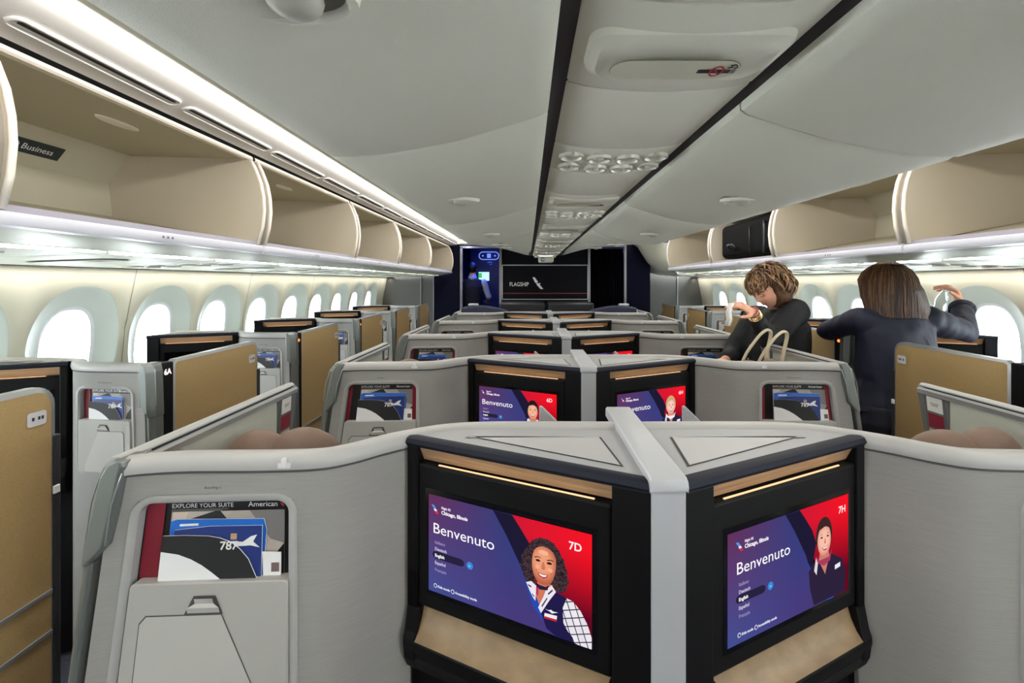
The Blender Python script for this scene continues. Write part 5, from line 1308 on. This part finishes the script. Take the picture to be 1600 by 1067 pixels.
    caps(b, [w_(1.36,2.13,1.385), shl, lerp3(shl, ell, .5), ell, lerp3(ell, wrl, .5), lerp3(ell, wrl, .9)], [.058, .058, .052, .048, .043, .036])
    caps(b, [w_(1.53,2.13,1.385), shr, lerp3(shr, elr, .5)+Vector((0,0,-.008)), elr+Vector((.0,0,-.006)), lerp3(elr, wrr, .5), lerp3(elr, wrr, .80)], [.058, .060, .056, .053, .049, .044])
    put(remesh(b, .0075, 3, fold(.010, 11, 6.0)), 'jacket', mat('navy_jacket_cloth', (20,24,46), .7, bump=.4, bscale=350), root)
    b = MB(); ax = (wrr-elr).normalized(); u = ax.orthogonal().normalized(); v = ax.cross(u)
    for q, r in ((.76, .047), (.80, .050), (.84, .048)): b.tube([lerp3(elr, wrr, q)+u*r*math.cos(k*math.pi/10)+v*r*math.sin(k*math.pi/10) for k in range(21)], .006, 6)
    b.build('cuff', mat('navy_cuff', (48,46,66), .7), root, smooth='all')
    b = MB()
    trunk(b, [(w_(1.43,2.12,1.02), (.165,0,0), (0,.115,0)), (w_(1.43,2.12,.92), (.178,0,0), (0,.13,0)), (w_(1.43,2.12,.84), (.172,0,0), (0,.12,0))])
    for x in (1.36, 1.51): caps(b, [w_(x, 2.12, .84), w_(x, 2.13, .46), w_(x, 2.10, .10)], [.095, .075, .066])
    put(remesh(b, .010, 2), 'trousers', mat('navy_trousers', (16,18,34), .8), root)
    b = MB()
    for x in (1.36, 1.51): b.ball((x, 2.16, .045), (.045, .125, .043), 16, 10)
    b.build('shoe', mat('black_shoe', (18,18,20), .4), root, smooth='all')
    # clear bottle in the raised hand
    g = bpy.data.materials.new('clear_plastic'); g.use_nodes = True; p = g.node_tree.nodes['Principled BSDF']
    p.inputs['Transmission Weight'].default_value = .85; p.inputs['Roughness'].default_value = .08; p.inputs['Base Color'].default_value = (.9, .96, .98, 1); p.inputs['IOR'].default_value = 1.2
    hb = wrr+Vector((-.075, .015, .045)); b = MB(); R = []
    dv = Vector((-.15, .1, -1)).normalized(); u = dv.orthogonal().normalized(); v = dv.cross(u)
    for q, r in ((-.035, .010), (-.02, .012), (-.012, .016), (.01, .027), (.03, .030), (.055, .028), (.06, .030), (.085, .030), (.09, .028), (.105, .030), (.115, .024)):
        R.append([hb+dv*q+u*r*math.cos(k*math.pi/10)+v*r*math.sin(k*math.pi/10) for k in range(20)])
    b.loft(R, close=True, caps=True); o = b.build('plastic_bottle', g, smooth=True, ang=40); tag(o, 'small clear plastic bottle held in the raised hand of the long-haired woman', 'bottle')
    # she stands a little further on, in the opening of the next window suite
    K = 1.27
    def T2(p): return Vector((CX+(p.x-CX)*K, p.y*K, CZ+(p.z-CZ)*K if p.z > .95 else p.z*(CZ+(.95-CZ)*K)/.95))
    old = Vector(root.location); new = Vector((CX+(old.x-CX)*K, old.y*K, 0))
    for c in children(root):
        for v in c.data.vertices: v.co = T2(v.co+old)-new
    root.location = new
    for v in o.data.vertices: v.co = T2(v.co)
woman_long()

# --- crew member in the galley doorway
def crew():
    y = 8.62; root = empty('person', (-1.28, y, 0), 'crew member seen from behind in dark vest and pale shirt standing in the left doorway', 'person')
    s = 1.0; hc = Vector((-1.285, y, Z(.235))); b = MB(); head(b, hc, (.25, .95, -.1), (0, .1, 1))
    caps(b, [hc+Vector((0, -.01, -.06)), hc+Vector((0, -.01, -.17))], [.06, .06])
    shl, ell, wrl = Vector((-1.50, y, Z(-.02))), Vector((-1.56, y+.03, Z(-.32))), Vector((-1.47, y+.22, Z(-.45)))
    shr, elr, wrr = Vector((-1.08, y, Z(-.02))), Vector((-.99, y+.03, Z(-.28))), Vector((-1.02, y+.26, Z(-.36)))
    trunk(b, [((-1.29,y,Z(.03)), (.10,0,0), (0,.07,0)), ((-1.29,y,Z(-.1)), (.19,0,0), (0,.11,0)), ((-1.29,y,Z(-.45)), (.16,0,0), (0,.11,0)), ((-1.29,y,Z(-.7)), (.17,0,0), (0,.12,0))])
    caps(b, [shl, ell, wrl], [.05, .04, .028]); caps(b, [shr, elr, wrr], [.05, .04, .028])
    hand(b, wrl, (.2, .9, -.2), (0, 0, 1), (1, 0, 0)); hand(b, wrr, (-.2, .9, -.2), (0, 0, 1), (-1, 0, 0))
    for x in (-1.37, -1.21): caps(b, [(x, y, Z(-.68)), (x, y, Z(-1.06)), (x, y, .09)], [.085, .06, .042]); caps(b, [(x, y, .05), (x, y+.12, .035)], [.035, .03])
    put(remesh(b, .007, 2), 'body', M_SKIN, root)
    b = MB(); b.ball(hc+Vector((-.004, -.016, .022)), (.086, .098, .112), 20, 14); b.build('hair', mat('hair_black', (14,14,20), .5), root, smooth='all')
    b = MB(); caps(b, [shl, ell], [.068, .054]); caps(b, [lerp3(ell, wrl, .0), wrl], [.054, .036]); caps(b, [shr, elr, wrr], [.068, .054, .036])
    caps(b, [hc+Vector((0, -.01, -.12)), hc+Vector((0, -.01, -.17))], [.068, .085])
    put(remesh(b, .009, 2, fold(.006, 14)), 'shirt', mat('pale_blue_shirt', (190,200,226), .7), root)
    b = MB(); trunk(b, [((-1.29,y,Z(.055)), (.10,0,0), (0,.075,0)), ((-1.29,y,Z(.03)), (.18,0,0), (0,.10,0)), ((-1.29,y,Z(-.1)), (.205,0,0), (0,.13,0)), ((-1.29,y,Z(-.45)), (.175,0,0), (0,.13,0)), ((-1.29,y,Z(-.6)), (.19,0,0), (0,.14,0))])
    put(remesh(b, .010, 2), 'vest', mat('navy_vest', (16,20,44), .7), root)
    b = MB(); 
    for x in (-1.37, -1.21): caps(b, [(x, y, Z(-.66)), (x, y, Z(-1.06)), (x, y, .10)], [.105, .075, .062])
    put(remesh(b, .012, 2), 'trousers', mat('navy_trousers', (16,18,34), .8), root)
    b = MB()
    for x in (-1.37, -1.21): b.ball((x, y+.05, .045), (.045, .125, .043), 12, 8)
    b.build('shoe', mat('black_shoe', (18,18,20), .4), root, smooth='all')
crew()

# --- cream-handled tote bag on the seat beyond the second row's right shell
def tote():
    root = empty('tote_bag', (.98, 2.48, .5), 'dark tote bag with cream handles standing on the seat before the curly-haired woman', 'bag')
    b = MB(); b.box(.86, 1.06, 2.42, 2.54, .50, Z(-.50)); b.build('bag_body', mat('bag_maroon', (92,50,48), .7), root, bevel=.02)
    cream = mat('handle_cream', (206,192,164), .6)
    for dy, dx in ((0, .07), (.085, .03)):
        b = MB(); pts = [(.86+dx, 2.42+dy, Z(-.56)), (.885+dx, 2.41+dy, Z(-.42)), (.95+dx, 2.40+dy, Z(-.31)), (.992+dx, 2.40+dy, Z(-.268)), (1.018+dx, 2.40+dy, Z(-.262)), (1.032+dx, 2.41+dy, Z(-.29)), (1.015+dx, 2.42+dy, Z(-.40)), (1.0+dx, 2.42+dy, Z(-.56))]
        pts = [Vector(q) for q in pts]; sm = []
        for j in range(len(pts)-1):
            a0, a1, a2, a3 = pts[max(j-1, 0)], pts[j], pts[j+1], pts[min(j+2, len(pts)-1)]
            sm += [.5*((2*a1)+(a2-a0)*t+(2*a0-5*a1+4*a2-a3)*t*t+(3*a1-a0-3*a2+a3)*t**3) for t in (0, .25, .5, .75)]
        b.tube(sm+[pts[-1]], .0105, 10, sy=.7); b.build('handle', cream, root, smooth='all')
tote()
